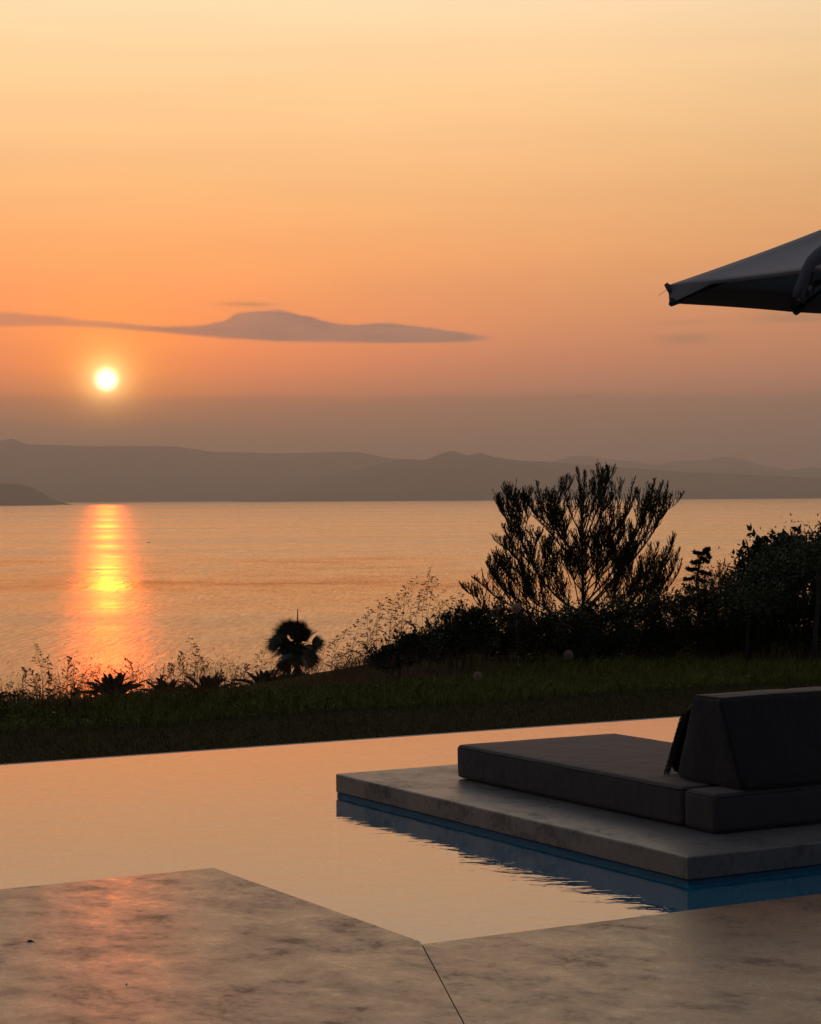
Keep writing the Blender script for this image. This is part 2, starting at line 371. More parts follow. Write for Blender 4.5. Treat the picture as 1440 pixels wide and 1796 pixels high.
def sea_mat():
    m = bpy.data.materials.new('sea water'); m.use_nodes = True; t = NT(m.node_tree)
    p = t.n('ShaderNodeBsdfPrincipled'); o = t.n('ShaderNodeOutputMaterial')
    co = t.n('ShaderNodeTexCoord').outputs['Object']
    sp = t.n('ShaderNodeSeparateXYZ'); t.put(sp.inputs[0], co)
    slick = t.noise(t.mapv(co, (.0007, .0032, 1), (0, 0, R(-6))), 1.0, 5, .62, 1.4)     # calm streaks lie across the view
    slick2 = t.noise(t.mapv(co, (.00035, .0011, 1), (0, 0, R(8))), 1.0, 4, .6, 1.0)
    s = t.m('ADD', t.m('MULTIPLY', slick, .55), t.m('MULTIPLY', slick2, .45))
    rough = t.mr(s, .38, .62, .20, .32)
    # the broad calm reach about a kilometre out
    patch = t.noise(t.mapv(co, (.006, .0022, 1), (0, 0, R(5))), 1.0, 6, .66, .8)
    reach = t.m('MULTIPLY', t.ss(sp.outputs[1], 700, 1230), t.m('SUBTRACT', 1, t.ss(sp.outputs[1], 1230, 2300)))
    calm = t.m('MULTIPLY', t.ss(t.m('ADD', patch, t.m('MULTIPLY', reach, .42)), .66, .98), t.ss(reach, 0, .3))
    brk = t.mr(t.noise(t.mapv(co, (.012, .016, 1)), 1.0, 6, .7), .36, .64, .15, 1.25)
    rough = t.m('SUBTRACT', rough, t.m('MULTIPLY', t.m('MULTIPLY', calm, brk), .09))
    p.inputs['Roughness'].default_value = 1; t.put(p.inputs['Base Color'], (.02, .024, .022)); p.inputs['Specular IOR Level'].default_value = 0
    rp = t.noise(t.mapv(co, (.35, .6, 1)), 1.0, 6, .7)
    bp = t.n('ShaderNodeBump'); t.put(bp.inputs['Height'], rp); bp.inputs['Distance'].default_value = .15
    t.put(bp.inputs['Strength'], t.m('SUBTRACT', 1, t.m('MULTIPLY', calm, .5)))
    swell = t.noise(t.mapv(co, (.30, .028, 1), (0, 0, R(3))), 1.0, 4, .6)
    nb = t.bump(swell, .32, 1.0, bp.outputs[0])
    fr = t.n('ShaderNodeFresnel'); fr.inputs[0].default_value = 1.45; t.put(fr.inputs[1], nb)
    gl = t.n('ShaderNodeBsdfGlossy'); t.put(gl.inputs['Roughness'], rough); t.put(gl.inputs['Normal'], nb); gl.inputs['Color'].default_value = (1, .78, .55, 1)
    near = t.mr(sp.outputs[1], 600, 5000, 1, .35)
    gr = t.noise(t.mapv(co, (.55, .05, 1)), 1.0, 5, .75); gr2 = t.noise(t.mapv(co, (.05, .012, 1), (0, 0, R(-4))), 1.0, 4, .65)
    var = t.m('ADD', t.m('MULTIPLY', t.m('SUBTRACT', gr, .5), 1.3), t.m('MULTIPLY', t.m('SUBTRACT', gr2, .5), .5))
    var = t.m('ADD', t.m('MULTIPLY', var, near), t.m('MULTIPLY', t.m('SUBTRACT', s, .5), -.7))
    mx = t.n('ShaderNodeMixShader'); t.put(mx.inputs[0], t.m('MULTIPLY', t.m('MULTIPLY', fr.outputs[0], 1.0), t.m('ADD', 1, var), clamp=True))
    t.t.links.new(p.outputs[0], mx.inputs[1]); t.t.links.new(gl.outputs[0], mx.inputs[2])
    t.t.links.new(mx.outputs[0], o.inputs[0]); return m
M['sea'] = sea_mat()

def pool_mat():
    m = bpy.data.materials.new('pool water'); m.use_nodes = True; t = NT(m.node_tree)
    o = t.n('ShaderNodeOutputMaterial'); co = t.n('ShaderNodeTexCoord').outputs['Object']
    h = t.m('ADD', t.noise(t.mapv(co, (1, 1.6, 1)), 7, 3, .5, .3), t.m('MULTIPLY', t.noise(t.mapv(co, (1, 1.4, 1)), 2.2, 2, .5), 1.0))
    nb = t.bump(h, .0013)
    fr = t.n('ShaderNodeFresnel'); fr.inputs[0].default_value = 1.34; t.put(fr.inputs[1], nb)
    gl = t.n('ShaderNodeBsdfGlossy'); gl.inputs['Roughness'].default_value = .015; gl.inputs['Color'].default_value = (1, .93, .94, 1); t.put(gl.inputs['Normal'], nb)
    tr = t.n('ShaderNodeBsdfTransparent'); t.put(tr.inputs[0], (.30, .80, .95))
    bd = t.n('ShaderNodeBsdfDiffuse'); t.put(bd.inputs[0], (.0, .20, .33)); wb = t.n('ShaderNodeMixShader'); wb.inputs[0].default_value = .7   # light scattered back by the water itself
    t.t.links.new(tr.outputs[0], wb.inputs[1]); t.t.links.new(bd.outputs[0], wb.inputs[2]); tr = wb
    mx = t.n('ShaderNodeMixShader'); t.put(mx.inputs[0], t.m('MULTIPLY', fr.outputs[0], 1.36, clamp=True)); t.t.links.new(tr.outputs[0], mx.inputs[1]); t.t.links.new(gl.outputs[0], mx.inputs[2])
    t.t.links.new(mx.outputs[0], o.inputs[0]); return m
M['pool_water'] = pool_mat()

# ------------------------------------------------------------------ terrain
SEA_Z = -45.0
vFAR = (uv(on(0, 1343, 0))[1] + uv(on(1210, 1257, 0))[1]) / 2       # water's far edge
Z_DECK = .03
k1 = on(365, 1528, Z_DECK); k2 = on(740, 1653, Z_DECK)
uK = (uv(k1)[0] + uv(k2)[0]) / 2; vK1 = uv(k1)[1]; vK2 = (uv(k2)[1] + uv(on(1440, 1570, Z_DECK))[1]) / 2
vK1 = (vK1 + uv(on(0, 1565, Z_DECK))[1]) / 2
Z_LAWN = -.25
def sm(x, a, b):
    t = min(1, max(0, (x - a) / (b - a))); return t * t * (3 - 2 * t)
def crest(u): return 17.6 + 5.2 * sm(u, 10.6, 14.6)
def gz(u, v):
    if v < vFAR + .12: return -2.2
    c = crest(u) + .25 * noise.noise(Vector((u * .5, 0, 3)))
    z = Z_LAWN + .03 * noise.noise(Vector((u * .6, v * .6, 0)))
    d = v - c
    if d > 0: z -= .145 * d * sm(d, -.5, 3) + .6 * noise.noise(Vector((u * .05, v * .05, 7))) * sm(d, 6, 40)
    return max(z, SEA_Z - 8)
def gxy(x, y):
    p = Vector((x, y, 0)); return gz(*uv(p))
def make_terrain():
    us = sorted(set([-6000, -2500, -900, -400, -200, -120, -70, -40, -25] + [round(x, 2) for x in np.arange(-16, 34, .7)] + [40, 50, 65, 90, 130, 200, 400, 900, 2500, 6000]))
    vs_ = sorted(set([-9000, -3000, -800, -200, -60, -20, -2, 6, vFAR + .05, vFAR + .13] + [vFAR + .4 + .5 * k for k in range(30)] + [29, 31, 34, 38, 44, 52, 62, 75, 90, 110, 135, 170, 220, 300, 345, 400, 520]))
    m = MB(); vs = []
    for v in vs_:
        for u in us:
            z = gz(u, v)
            if v > 5 and (u < -60 or u > 60) and v > vFAR: pass
            vs.append(W(u, v, z))
    n = len(us)
    fs = [(j * n + i, j * n + i + 1, (j + 1) * n + i + 1, (j + 1) * n + i) for j in range(len(vs_) - 1) for i in range(n - 1)]
    m.add(vs, fs); o = m.build('ground', M['terrain'], smooth=True); tag(o, kind='structure'); return o
make_terrain()

sea = MB(); S = 90000
sea.add([(-S, 150, SEA_Z), (S, 150, SEA_Z), (S, S, SEA_Z), (-S, S, SEA_Z)], [(0, 1, 2, 3)])
tag(sea.build('sea', M['sea']), kind='structure')

# ------------------------------------------------------------------ hills across the water
def hill(prof, D, back, seed, amp=.04):
    prof = sorted(prof); xs = [p[0] for p in prof]; ys = [p[1] for p in prof]
    x0, x1 = xs[0], xs[-1]; N = int((x1 - x0) / 6) + 1
    rows = 14; vs = []
    for j in range(rows + 4):
        t = j / rows
        for i in range(N):
            px = x0 + (x1 - x0) * i / (N - 1); py = float(np.interp(px, xs, ys))
            py += noise.noise(Vector((px * .035, seed, 0))) * 1.2 + noise.noise(Vector((px * .13, seed, 5))) * .6
            top = at(px, py, D); hgt = max(0, top.z - SEA_Z)
            if t <= 1:
                yy = D - back * (1 - t); s_ = (t ** .75)
                nz = noise.noise(Vector((px * .018, t * 3, seed))) + .5 * noise.noise(Vector((px * .06, t * 6, seed)))
                z = SEA_Z - 3 + (hgt + 3) * s_ * (1 + amp * 6 * nz * (1 - t))
                z = min(z, SEA_Z + hgt * (.15 + .85 * t))
            else:
                yy = D + back * (t - 1) * 4; z = SEA_Z + hgt * max(0, 1 - (t - 1) * 3.2) - 3
            vs.append((top.x, yy, z))
    fs = [(j * N + i, j * N + i + 1, (j + 1) * N + i + 1, (j + 1) * N + i) for j in range(rows + 3) for i in range(N - 1)]
    m = MB(); m.add(vs, fs); return tag(m.build('hills', M['hill'], smooth=True), kind='structure')
hill([(-700, 800), (-300, 790), (-100, 784), (-30, 777), (0, 772), (20, 769), (45, 779), (100, 781), (170, 783), (240, 782), (300, 783), (350, 789), (380, 794), (420, 793), (490, 795), (560, 794), (590, 792), (630, 793), (660, 799), (690, 804), (740, 806), (800, 812), (900, 825), (1100, 850)], 27000, 2500, 1.3)
hill([(350, 885), (420, 879), (470, 868), (505, 858), (540, 845), (600, 828), (650, 817), (700, 807), (745, 807), (768, 798), (790, 790), (806, 794), (820, 799), (843, 794), (868, 802), (905, 807), (960, 810), (1000, 813), (1100, 820), (1200, 828), (1440, 838), (1900, 846)], 22000, 1800, 4.1)
hill([(880, 830), (960, 812), (1000, 801), (1030, 799), (1060, 805), (1120, 810), (1150, 815), (1190, 808), (1240, 808), (1268, 801), (1300, 804), (1330, 815), (1385, 825), (1420, 820), (1500, 820), (1900, 812)], 33000, 3000, 8.7)
hill([(-500, 820), (-200, 838), (-40, 847), (0, 848), (38, 849), (60, 857), (85, 871), (106, 885)], 14500, 700, 2.2)

# ------------------------------------------------------------------ pool
uL, uR, vNear = -22.0, 24.0, -12.0
WALL = .10
def quv(m, u0, u1, v0, v1, z0, z1):
    P = [W(u0, v0, 0), W(u1, v0, 0), W(u1, v1, 0), W(u0, v1, 0)]
    m.prism([(p.x, p.y) for p in P], z0, z1); return m
pool = thing('pool', W(0, vFAR, 0), 'blue rendered infinity pool whose far rim meets the lawn', 'pool')
inv = Matrix.Translation(-Vector(pool.location))
def place(o, parent):           # keep world coordinates under a parent that sits elsewhere
    o.matrix_parent_inverse = parent.matrix_basis.inverted(); return o
b = MB(); quv(b, uL, uR, 4.0, vFAR + WALL, -1.5, -1.3); place(b.build('basin_floor', M['blue'], pool), pool)
b = MB(); quv(b, uL, uR, vFAR, vFAR + WALL, -1.298, -.004)
place(b.build('far_rim', M['blue'], pool), pool)
b = MB()
b.add([W(uK + .0, vK2, 0), W(uR, vK2, 0), W(uR, vFAR + .012, 0), W(uL, vFAR + .012, 0), W(uL, vK1, 0), W(uK, vK1, 0)], [(0, 1, 2, 3, 4, 5)])
tag(b.build('pool_water', M['pool_water']), kind='structure')

# ------------------------------------------------------------------ decks
joint = [on(740, 1655, Z_DECK), on(800, 1796, Z_DECK)]
kin = W(uK, vK2, Z_DECK); jd = (on(806, 1790, Z_DECK) - kin).normalized(); jend = kin + jd * 14
P = [W(uL, -10, 0), jend, kin, W(uK, vK1, 0), W(uL, vK1, 0)]
b = MB(); b.prism([(p.x, p.y) for p in P], -1.6, Z_DECK + .012)
tag(b.build('deck_terrace', M['deck']), kind='structure')
g = .011
kin2 = kin + UA * g; P = [jend + UA * g, W(uR, -12, 0), W(uR, vK2, 0), W(uK + g, vK2, 0)]
b = MB(); b.prism([(p.x, p.y) for p in P], -1.6, Z_DECK)
tag(b.build('deck_terrace', M['deck']), kind='structure')

# dark sealant in the joint between the two slabs
M['joint'] = pmat('joint sealant', (.012, .010, .009), 1.0, .0)
b = MB(); P = [jend + UA * .0005, jend + UA * (g - .0005), kin2 - UA * .0005, kin + UA * .0005]
b.prism([(p.x, p.y) for p in P], -.2, Z_DECK - .002); tag(b.build('deck_joint', M['joint']), kind='structure')

# ------------------------------------------------------------------ platform in the pool
ZP = .117
pc = on(1205, 1503, ZP); pl = on(590, 1357, ZP)
uP = (uv(pc)[0] + uv(pl)[0]) / 2; vP0 = uv(pc)[1]; vP1 = uv(pl)[1]
plat = thing('platform', W(uP, vP0, 0), 'low concrete platform rising from the pool under the daybed', 'platform')
b = MB(); quv(b, uP, uP + 4.3, vP0, vP1, .018, ZP); place(bevel(b.build('slab', M['slab'], plat), .008, 3), plat)
b = MB(); quv(b, uP + .006, uP + 4.29, vP0 + .006, vP1 - .006, -1.3, .016); place(b.build('plinth', M['blue'], plat), plat)

# ------------------------------------------------------------------ daybed
mc = on(802, 1365, ZP); u0 = uv(mc)[0]; v1 = uv(mc)[1]
sm_ = on(1197, 1452, ZP); vS = uv(sm_)[1]
nc = on(1262, 1464, ZP); vN = uv(nc)[1]
u0 = (u0 + uv(sm_)[0]) / 2
MH = .178
mt = on(802, 1303, ZP + MH)
mright = on(1078, 1285, ZP + MH); MW = max(.9, uv(mright)[0] - u0)
print('daybed', u0, v1, vS, vN, MW, 'platform', uP, vP0, vP1, 'deck', uK, vK1, vK2, 'far', vFAR)
bed = thing('daybed', W(u0 + MW / 2, (v1 + vN) / 2, ZP), 'charcoal cushioned daybed with wedge backrest on the concrete platform', 'daybed', rz=AX)
bedc = ((u0 + MW / 2), (v1 + vN) / 2)
def bl(u, v, z): return Vector((u - bedc[0], v - bedc[1], z - ZP))     # daybed's own frame
def cushion(name, ua, ub, va, vb, za, zb, r, mat, puff=.006, warp=None, seed=0):
    hx, hy, hz = (ub - ua) / 2, (vb - va) / 2, (zb - za) / 2
    c = bl((ua + ub) / 2, (va + vb) / 2, (za + zb) / 2)
    vs, fs = rbox(hx, hy, hz, r, puff, warp, seedn=seed)
    m = MB(); m.add([v + c for v in vs], fs); o = m.build(name, mat, bed, smooth=True)
    return o, c, (hx, hy, hz)
def rim(c, h, z, r, inset=.006, warp=None, wob=.0015):
    hx, hy = h[0] + .0, h[1] + .0; pts = []; cr = .03
    for cx, cy, a0 in ((hx - cr, hy - cr, 0), (-hx + cr, hy - cr, 90), (-hx + cr, -hy + cr, 180), (hx - cr, -hy + cr, 270)):
        for k in range(5):
            a = R(a0 + 22.5 * k); pts.append(Vector((cx + math.cos(a) * cr, cy + math.sin(a) * cr, z)))
    full = []
    for i in range(len(pts)):
        a, b_ = pts[i], pts[(i + 1) % len(pts)]; n = max(1, int((b_ - a).length / .08))
        for k in range(n): full.append(a.lerp(b_, k / n))
    full.append(full[0])
    out = []
    for p in full:
        p = p + Vector((0, 0, wob * noise.noise(p * 6)))
        if warp: p = warp(p)
        out.append(p + c)
    return out
def add_piping(host, c, h, zs, warp=None):
    for z in zs:
        m = MB(); m.tube(rim(c, (h[0] - .004, h[1] - .004), z, 0, warp=warp), .0055, 6, cap=False); m.build('piping', M['piping'], host, smooth=True)
g2 = .006
o1, c1, h1 = cushion('seat_cushion', u0, u0 + MW, vS + g2, v1, ZP + .004, ZP + MH, .026, M['cushion'], .004)
add_piping(o1, c1, h1, (h1[2] - .014, -h1[2] + .014))
o2, c2, h2 = cushion('foot_cushion', u0 - .004, u0 + MW + .004, vN, vS - g2, ZP + .004, ZP + MH - .004, .026, M['cushion'], .005, seed=5)
add_piping(o2, c2, h2, (h2[2] - .014, -h2[2] + .014))
# backrest wedge: side outline traced, top narrower than the base
bn = on(1292, 1386, ZP + MH + .01); bf = on(1198, 1362, ZP + MH + .01)
ub0 = (uv(bn)[0] + uv(bf)[0]) / 2; vb0, vb1 = uv(bn)[1], uv(bf)[1]
tn = at(1272, 1226, bn.y + .12); ZB = tn.z
# solve the top edge's height from its own plane u = ub0
def on_u(px, py, u):
    d = ray(px, py); o = Vector((0, 0, EYE)); t = (u - o.dot(UA)) / d.dot(UA); return o + d * t
tn = on_u(1268, 1226, ub0 + .03); tf = on_u(1222, 1217, ub0 + .03)
ZB = (tn.z + tf.z) / 2
print('backrest', ub0, vb0, vb1, 'top', uv(tn), tn.z, uv(tf), tf.z)
vt0, vt1 = uv(tn)[1], uv(tf)[1]
bh = (ZB - ZP - MH - .006); zmid = ZP + MH + .006 + bh / 2
def bwarp(q):
    t = (q.z + bh / 2) / bh; t = max(0, min(1, t))
    half = (vb1 - vb0) / 2; mid = (vb0 + vb1) / 2
    lo = vb0 + (vt0 - vb0) * t; hi = vb1 + (vt1 - vb1) * t
    s_ = q.y / half
    y = (lo + hi) / 2 - mid + s_ * (hi - lo) / 2
    x = q.x * (1 - .03 * t)
    return Vector((x, y, q.z))
BW = min(.96, MW - .02) if MW > .9 else MW
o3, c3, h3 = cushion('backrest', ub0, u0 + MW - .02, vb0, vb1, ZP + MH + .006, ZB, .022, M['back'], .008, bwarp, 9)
def outline(side, inset):
    a = [Vector((side * h3[0], s_ * h3[1], z)) for s_, z in ((-1, -h3[2] + .02), (-1, h3[2] - .02), (-.94, h3[2] - .003), (.94, h3[2] - .003), (1, h3[2] - .02), (1, -h3[2] + .02))]
    pts = []
    for i in range(len(a) - 1):
        for k in range(8): pts.append(a[i].lerp(a[i + 1], k / 8))
    pts.append(a[-1]); return [bwarp(p) + c3 + Vector((-side * .010, 0, 0)) for p in pts]
for sd_ in (-1, 1):
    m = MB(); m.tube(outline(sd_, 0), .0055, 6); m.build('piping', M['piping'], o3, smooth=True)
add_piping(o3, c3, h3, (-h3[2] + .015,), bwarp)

# throw pillow leaning on the backrest's seat side, tassels at its edge
pw = thing('throw_pillow', W(ub0 + .355, vb1 + .05, ZP + MH), 'dark tasselled throw pillow leaning against the daybed backrest', 'pillow', rz=AX)
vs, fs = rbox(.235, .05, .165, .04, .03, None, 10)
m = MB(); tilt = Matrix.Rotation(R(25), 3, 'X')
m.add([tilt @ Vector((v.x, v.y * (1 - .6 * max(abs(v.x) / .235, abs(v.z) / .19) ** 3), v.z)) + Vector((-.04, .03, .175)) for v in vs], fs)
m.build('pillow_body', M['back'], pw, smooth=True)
for i in range(13):
    t = i / 12; z = .045 + .30 * t; m = MB()
    base = tilt @ Vector((-.235, 0, z - .20)) + Vector((-.04, .03, .175))
    for k in range(5):
        m.tube([base, base + Vector((-.014 - .004 * k, .004 * (k - 2), -.012)), base + Vector((-.020 - .003 * k, .006 * (k - 2), -.034 - .003 * (k % 3)))], [.004, .003, .002], 4)
    m.build('tassel', M['rope'], pw)

# ------------------------------------------------------------------ parasol
D0 = 12.0; eave = at(1172, 501, D0); ROTU = R(38)
ea = Vector((math.cos(ROTU), math.sin(ROTU), 0)); eb = Vector((math.sin(ROTU), -math.cos(ROTU), 0))   # far side, near side from the corner
HS = 1.04
cen = eave + (ea + eb) * HS
cpx = 720 + F * cen.x / cen.y
apz = at(cpx, 501 - .385 * (cpx - 1172), cen.y).z
umb = thing('parasol', (cen.x, cen.y, ZP), 'square grey parasol whose corner reaches over the daybed from the right', 'parasol')
def ul(p): return Vector(p) - Vector((cen.x, cen.y, ZP))
apex = Vector((cen.x, cen.y, apz))
corners = [eave, eave + ea * 2 * HS, eave + (ea + eb) * 2 * HS, eave + eb * 2 * HS]
def canopy():
    m = MB(); n = 20
    for i in range(4):
        a, b_ = corners[i], corners[(i + 1) % 4]; vs = []
        for j in range(n + 1):
            s_ = j / n                                   # 0 at the eave, 1 at the apex
            for k in range(n + 1):
                e_ = a.lerp(b_, k / n)
                inw = (cen - (a + b_) / 2); inw.z = 0; inw.normalize()
                sc2 = math.sin(math.pi * abs(((k / n) * 2) % 1))      # scallop between the ribs
                e_ = e_ + inw * (.035 * sc2) 
                p = e_.lerp(apex, s_)
                p.z -= .020 * math.sin(math.pi * s_) * (1 + .8 * sc2)
                vs.append(ul(p))
        fs = [(j * (n + 1) + k, j * (n + 1) + k + 1, (j + 1) * (n + 1) + k + 1, (j + 1) * (n + 1) + k) for j in range(n) for k in range(n)]
        m.add(vs, fs)
    o = m.build('canopy', M['canopy'], umb, smooth=True)
    md = o.modifiers.new('thick', 'SOLIDIFY'); md.thickness = .003; md.offset = -1
    m = MB()
    for i in range(4):
        a, b_ = corners[i], corners[(i + 1) % 4]; vs = []; n = 48
        inw = (cen - (a + b_) / 2); inw.z = 0; inw.normalize()
        for k in range(n + 1):
            t = k / n; e_ = a.lerp(b_, t); sc2 = math.sin(math.pi * ((t * 2) % 1)) if t < 1 else 0
            e_ = e_ + inw * (.035 * sc2); near = min(t, 1 - t) * 2 * HS
            hgt = .10 if i in (0, 1) else .012 + .09 * max(0, 1 - near / .30)
            vs += [ul(e_ + Vector((0, 0, .001))), ul(e_ + Vector((0, 0, -hgt)) + inw * .01)]
        fs = [(2 * k, 2 * k + 1, 2 * k + 3, 2 * k + 2) for k in range(n)]
        m.add(vs, fs)
    v_ = m.build('valance', M['canopy'], umb); md = v_.modifiers.new('thick', 'SOLIDIFY'); md.thickness = .002
canopy()
for i in range(4):
    for t in (0, .5):
        a, b_ = corners[i], corners[(i + 1) % 4]; s0 = a.lerp(b_, t) + Vector((0, 0, -.085 if t == 0 else -.085))
        inw2 = (cen - s0); inw2.z = 0; inw2.normalize(); s0 = s0 + inw2 * .03
        s1 = apex + Vector((0, 0, -.12))
        rb = MB(); rb.tube([ul(s0), ul(s0.lerp(s1, .5)), ul(s1)], .011, 8); ro = rb.build('rib', M['metal'], umb, smooth=True)
        cp = MB(); d = (s0 - s1).normalized()
        cp.tube([ul(s0 - d * .05 + Vector((0, 0, -.002))), ul(s0 - d * .045 + Vector((0, 0, -.004))), ul(s0 + d * .02 + Vector((0, 0, -.004))), ul(s0 + d * .028)], [.014, .024, .024, .014], 8)
        cp.build('end_cap', M['metal'], ro)
b = MB(); b.tube([(0, 0, .05), (0, 0, apz - ZP - .05)], .024, 14); b.build('pole', M['metal'], umb, smooth=True)
b = MB(); b.tube([(0, 0, 0), (0, 0, .045), (0, 0, .05), (0, 0, .14)], [.30, .30, .05, .04], 28); b.build('base', M['metal'], umb)
b = MB(); b.tube([(0, 0, apz - ZP - .03), (0, 0, apz - ZP + .02), (0, 0, apz - ZP + .05), (0, 0, apz - ZP + .09)], [.05, .05, .02, .01], 12); b.build('finial', M['metal'], umb)
# corner hem loop
b = MB(); q = eave; b.tube([ul(q + Vector((-.015, -.01, .01))), ul(q + Vector((.01, -.005, -.02))), ul(q + Vector((.025, 0, -.05)))], [.012, .02, .012], 7); b.build('hem_loop', M['strap'], umb)
for k in range(2):
    b = MB(); q0 = at(1172, 506 + 3 * k, D0); b.tube([ul(q0), ul(at(1164, 511 + 2 * k, D0)), ul(at(1156 - 2 * k, 517 + 2 * k, D0))], .0007, 3); b.build('thread', M['rope'], umb)
# tie ribbons drooping over the near eave
def ribbon(pts, wid, name='tie_strap'):
    m = MB(); vs = []
    n = len(pts)
    for i, (px, py, dy, w_) in enumerate(pts):
        c = at(px, py, YN + dy); a = Vector((pts[min(i + 1, n - 1)][0] - pts[max(i - 1, 0)][0], 0, -(pts[min(i + 1, n - 1)][1] - pts[max(i - 1, 0)][1]))).normalized()
        s_ = Vector((a.z, .35, -a.x)).normalized()
        vs += [ul(c + s_ * wid * w_ / 2), ul(c - s_ * wid * w_ / 2)]
    m.add(vs, [(2 * i, 2 * i + 1, 2 * i + 3, 2 * i + 2) for i in range(n - 1)])
    o = m.build(name, M['strap'], umb, smooth=True); md = o.modifiers.new('thick', 'SOLIDIFY'); md.thickness = .004; return o
YN = eave.y + (eb * .95).y - .06
ribbon([(1480, 425, .0, 1.5), (1455, 436, 0, 1.5), (1437, 447, -.02, 1.4), (1424, 459, -.04, 1.25), (1415, 473, -.05, 1.05), (1408, 490, -.06, .95), (1402, 506, -.06, .95), (1397, 522, -.05, .95)], .052)
ribbon([(1480, 452, .05, .9), (1450, 463, .02, .9), (1436, 468, .0, .8), (1424, 476, .02, .55), (1417, 496, .04, .7), (1412, 512, .05, .8), (1404, 530, .05, .9)], .05)

# ------------------------------------------------------------------ plants
def nrm(v): return v / (np.linalg.norm(v, axis=-1, keepdims=True) + 1e-9)
def leaf_quads(P_, Dr, L, Wd):           # diamonds: positions, directions, lengths, widths
    P_ = np.asarray(P_); Dr = nrm(np.asarray(Dr)); n = len(P_)
    rnd = nrm(rng.normal(size=(n, 3))); S_ = nrm(np.cross(Dr, rnd))
    L = np.broadcast_to(np.asarray(L), (n,))[:, None]; Wd = np.broadcast_to(np.asarray(Wd), (n,))[:, None]
    return np.stack([P_, P_ + Dr * L * .45 + S_ * Wd * .5, P_ + Dr * L, P_ + Dr * L * .45 - S_ * Wd * .5], 1)
def blades(P_, H, Wd, lean=.35, seg=2):  # tapering bent grass blades as quads
    n = len(P_); a = rng.uniform(0, 2 * np.pi, n); ln = rng.uniform(0, lean, n)[:, None]
    d = np.stack([np.cos(a), np.sin(a), np.zeros(n)], 1); s_ = np.stack([-np.sin(a + .6), np.cos(a + .6), np.zeros(n)], 1)
    H = H[:, None]; Wd = np.broadcast_to(np.asarray(Wd), (n,))[:, None]; up_ = np.array([0, 0, 1.0])
    m1 = P_ + up_ * H * .55 + d * H * ln * .35; tp = P_ + up_ * H * (1 - ln * .35) + d * H * ln * 1.1
    q1 = np.stack([P_ - s_ * Wd / 2, P_ + s_ * Wd / 2, m1 + s_ * Wd * .4, m1 - s_ * Wd * .4], 1)
    q2 = np.stack([m1 - s_ * Wd * .4, m1 + s_ * Wd * .4, tp + s_ * Wd * .06, tp - s_ * Wd * .06], 1)
    return np.concatenate([q1, q2])
def rootz(Pa): return np.array([gxy(p[0], p[1]) for p in Pa])
def frame_uv(n, u0_, u1_, v0_, v1_):
    u = rng.uniform(u0_, u1_, n); v = rng.uniform(v0_, v1_, n)
    x = u * UA.x + v * VA.x; y = u * UA.y + v * VA.y
    return np.stack([x, y, np.zeros(n)], 1), u, v

# lawn blades (mown)
Pn, u_, v_ = frame_uv(60000, 2, 18, vFAR + .15, 16.3)
Pn[:, 2] = rootz(Pn); quads('lawn_grass', blades(Pn, rng.uniform(.02, .045, len(Pn)), .006, .9), M['lawn']); tag(bpy.data.objects['lawn_grass'], 'short mown grass between the pool rim and the wild growth', 'grass', kind='stuff')
# rough meadow grass behind the lawn on the right
Pn, u_, v_ = frame_uv(42000, 6.5, 19, 15.9, 22.5)
keep = (v_ < np.array([crest(x) for x in u_]) + .3) & (v_ > 16.1 + .25 * np.sin(u_ * 1.7))
Pn = Pn[keep]; Pn[:, 2] = rootz(Pn)
hh = rng.uniform(.07, .20, len(Pn)) * (.7 + .6 * np.array([noise.noise(Vector((p[0] * .9, p[1] * .9, 0))) + .5 for p in Pn]))
o = quads('meadow_grass', blades(Pn, np.maximum(hh, .05), .007, .8), M['grass']); tag(o, 'long dark grass growing in front of the shrubs', 'grass', kind='stuff')
# wild edge on the left, along the crest
Pn, u_, v_ = frame_uv(60000, 1.5, 13.8, 16.2, 23)
keep = v_ < np.array([crest(x) for x in u_]) + 1.0
Pn = Pn[keep]; v_ = v_[keep]
Pn[:, 2] = rootz(Pn)
hh = .55 * np.array([.12 + .20 * max(0, noise.noise(Vector((p[0] * 1.6, p[1] * 1.6, 4))) + .35) for p in Pn]) * rng.uniform(.5, 1.15, len(Pn)) * (.55 + .45 * np.clip((v_ - 16.2) / .8, 0, 1))
Qb = blades(Pn, hh, .008, .8)
sel = rng.random(len(Pn)) < .35
Pl = Pn[sel] + np.stack([rng.normal(0, .02, sel.sum()), rng.normal(0, .02, sel.sum()), hh[sel] * rng.uniform(.1, .9, sel.sum())], 1)
Ql = leaf_quads(Pl, rng.normal(size=(len(Pl), 3)) + [0, 0, .5], rng.uniform(.03, .07, len(Pl)), rng.uniform(.012, .028, len(Pl)))
o = quads('undergrowth', np.concatenate([Qb, Ql]), M['grass']); tag(o, 'low tangled undergrowth along the lawn edge', 'undergrowth', kind='stuff')
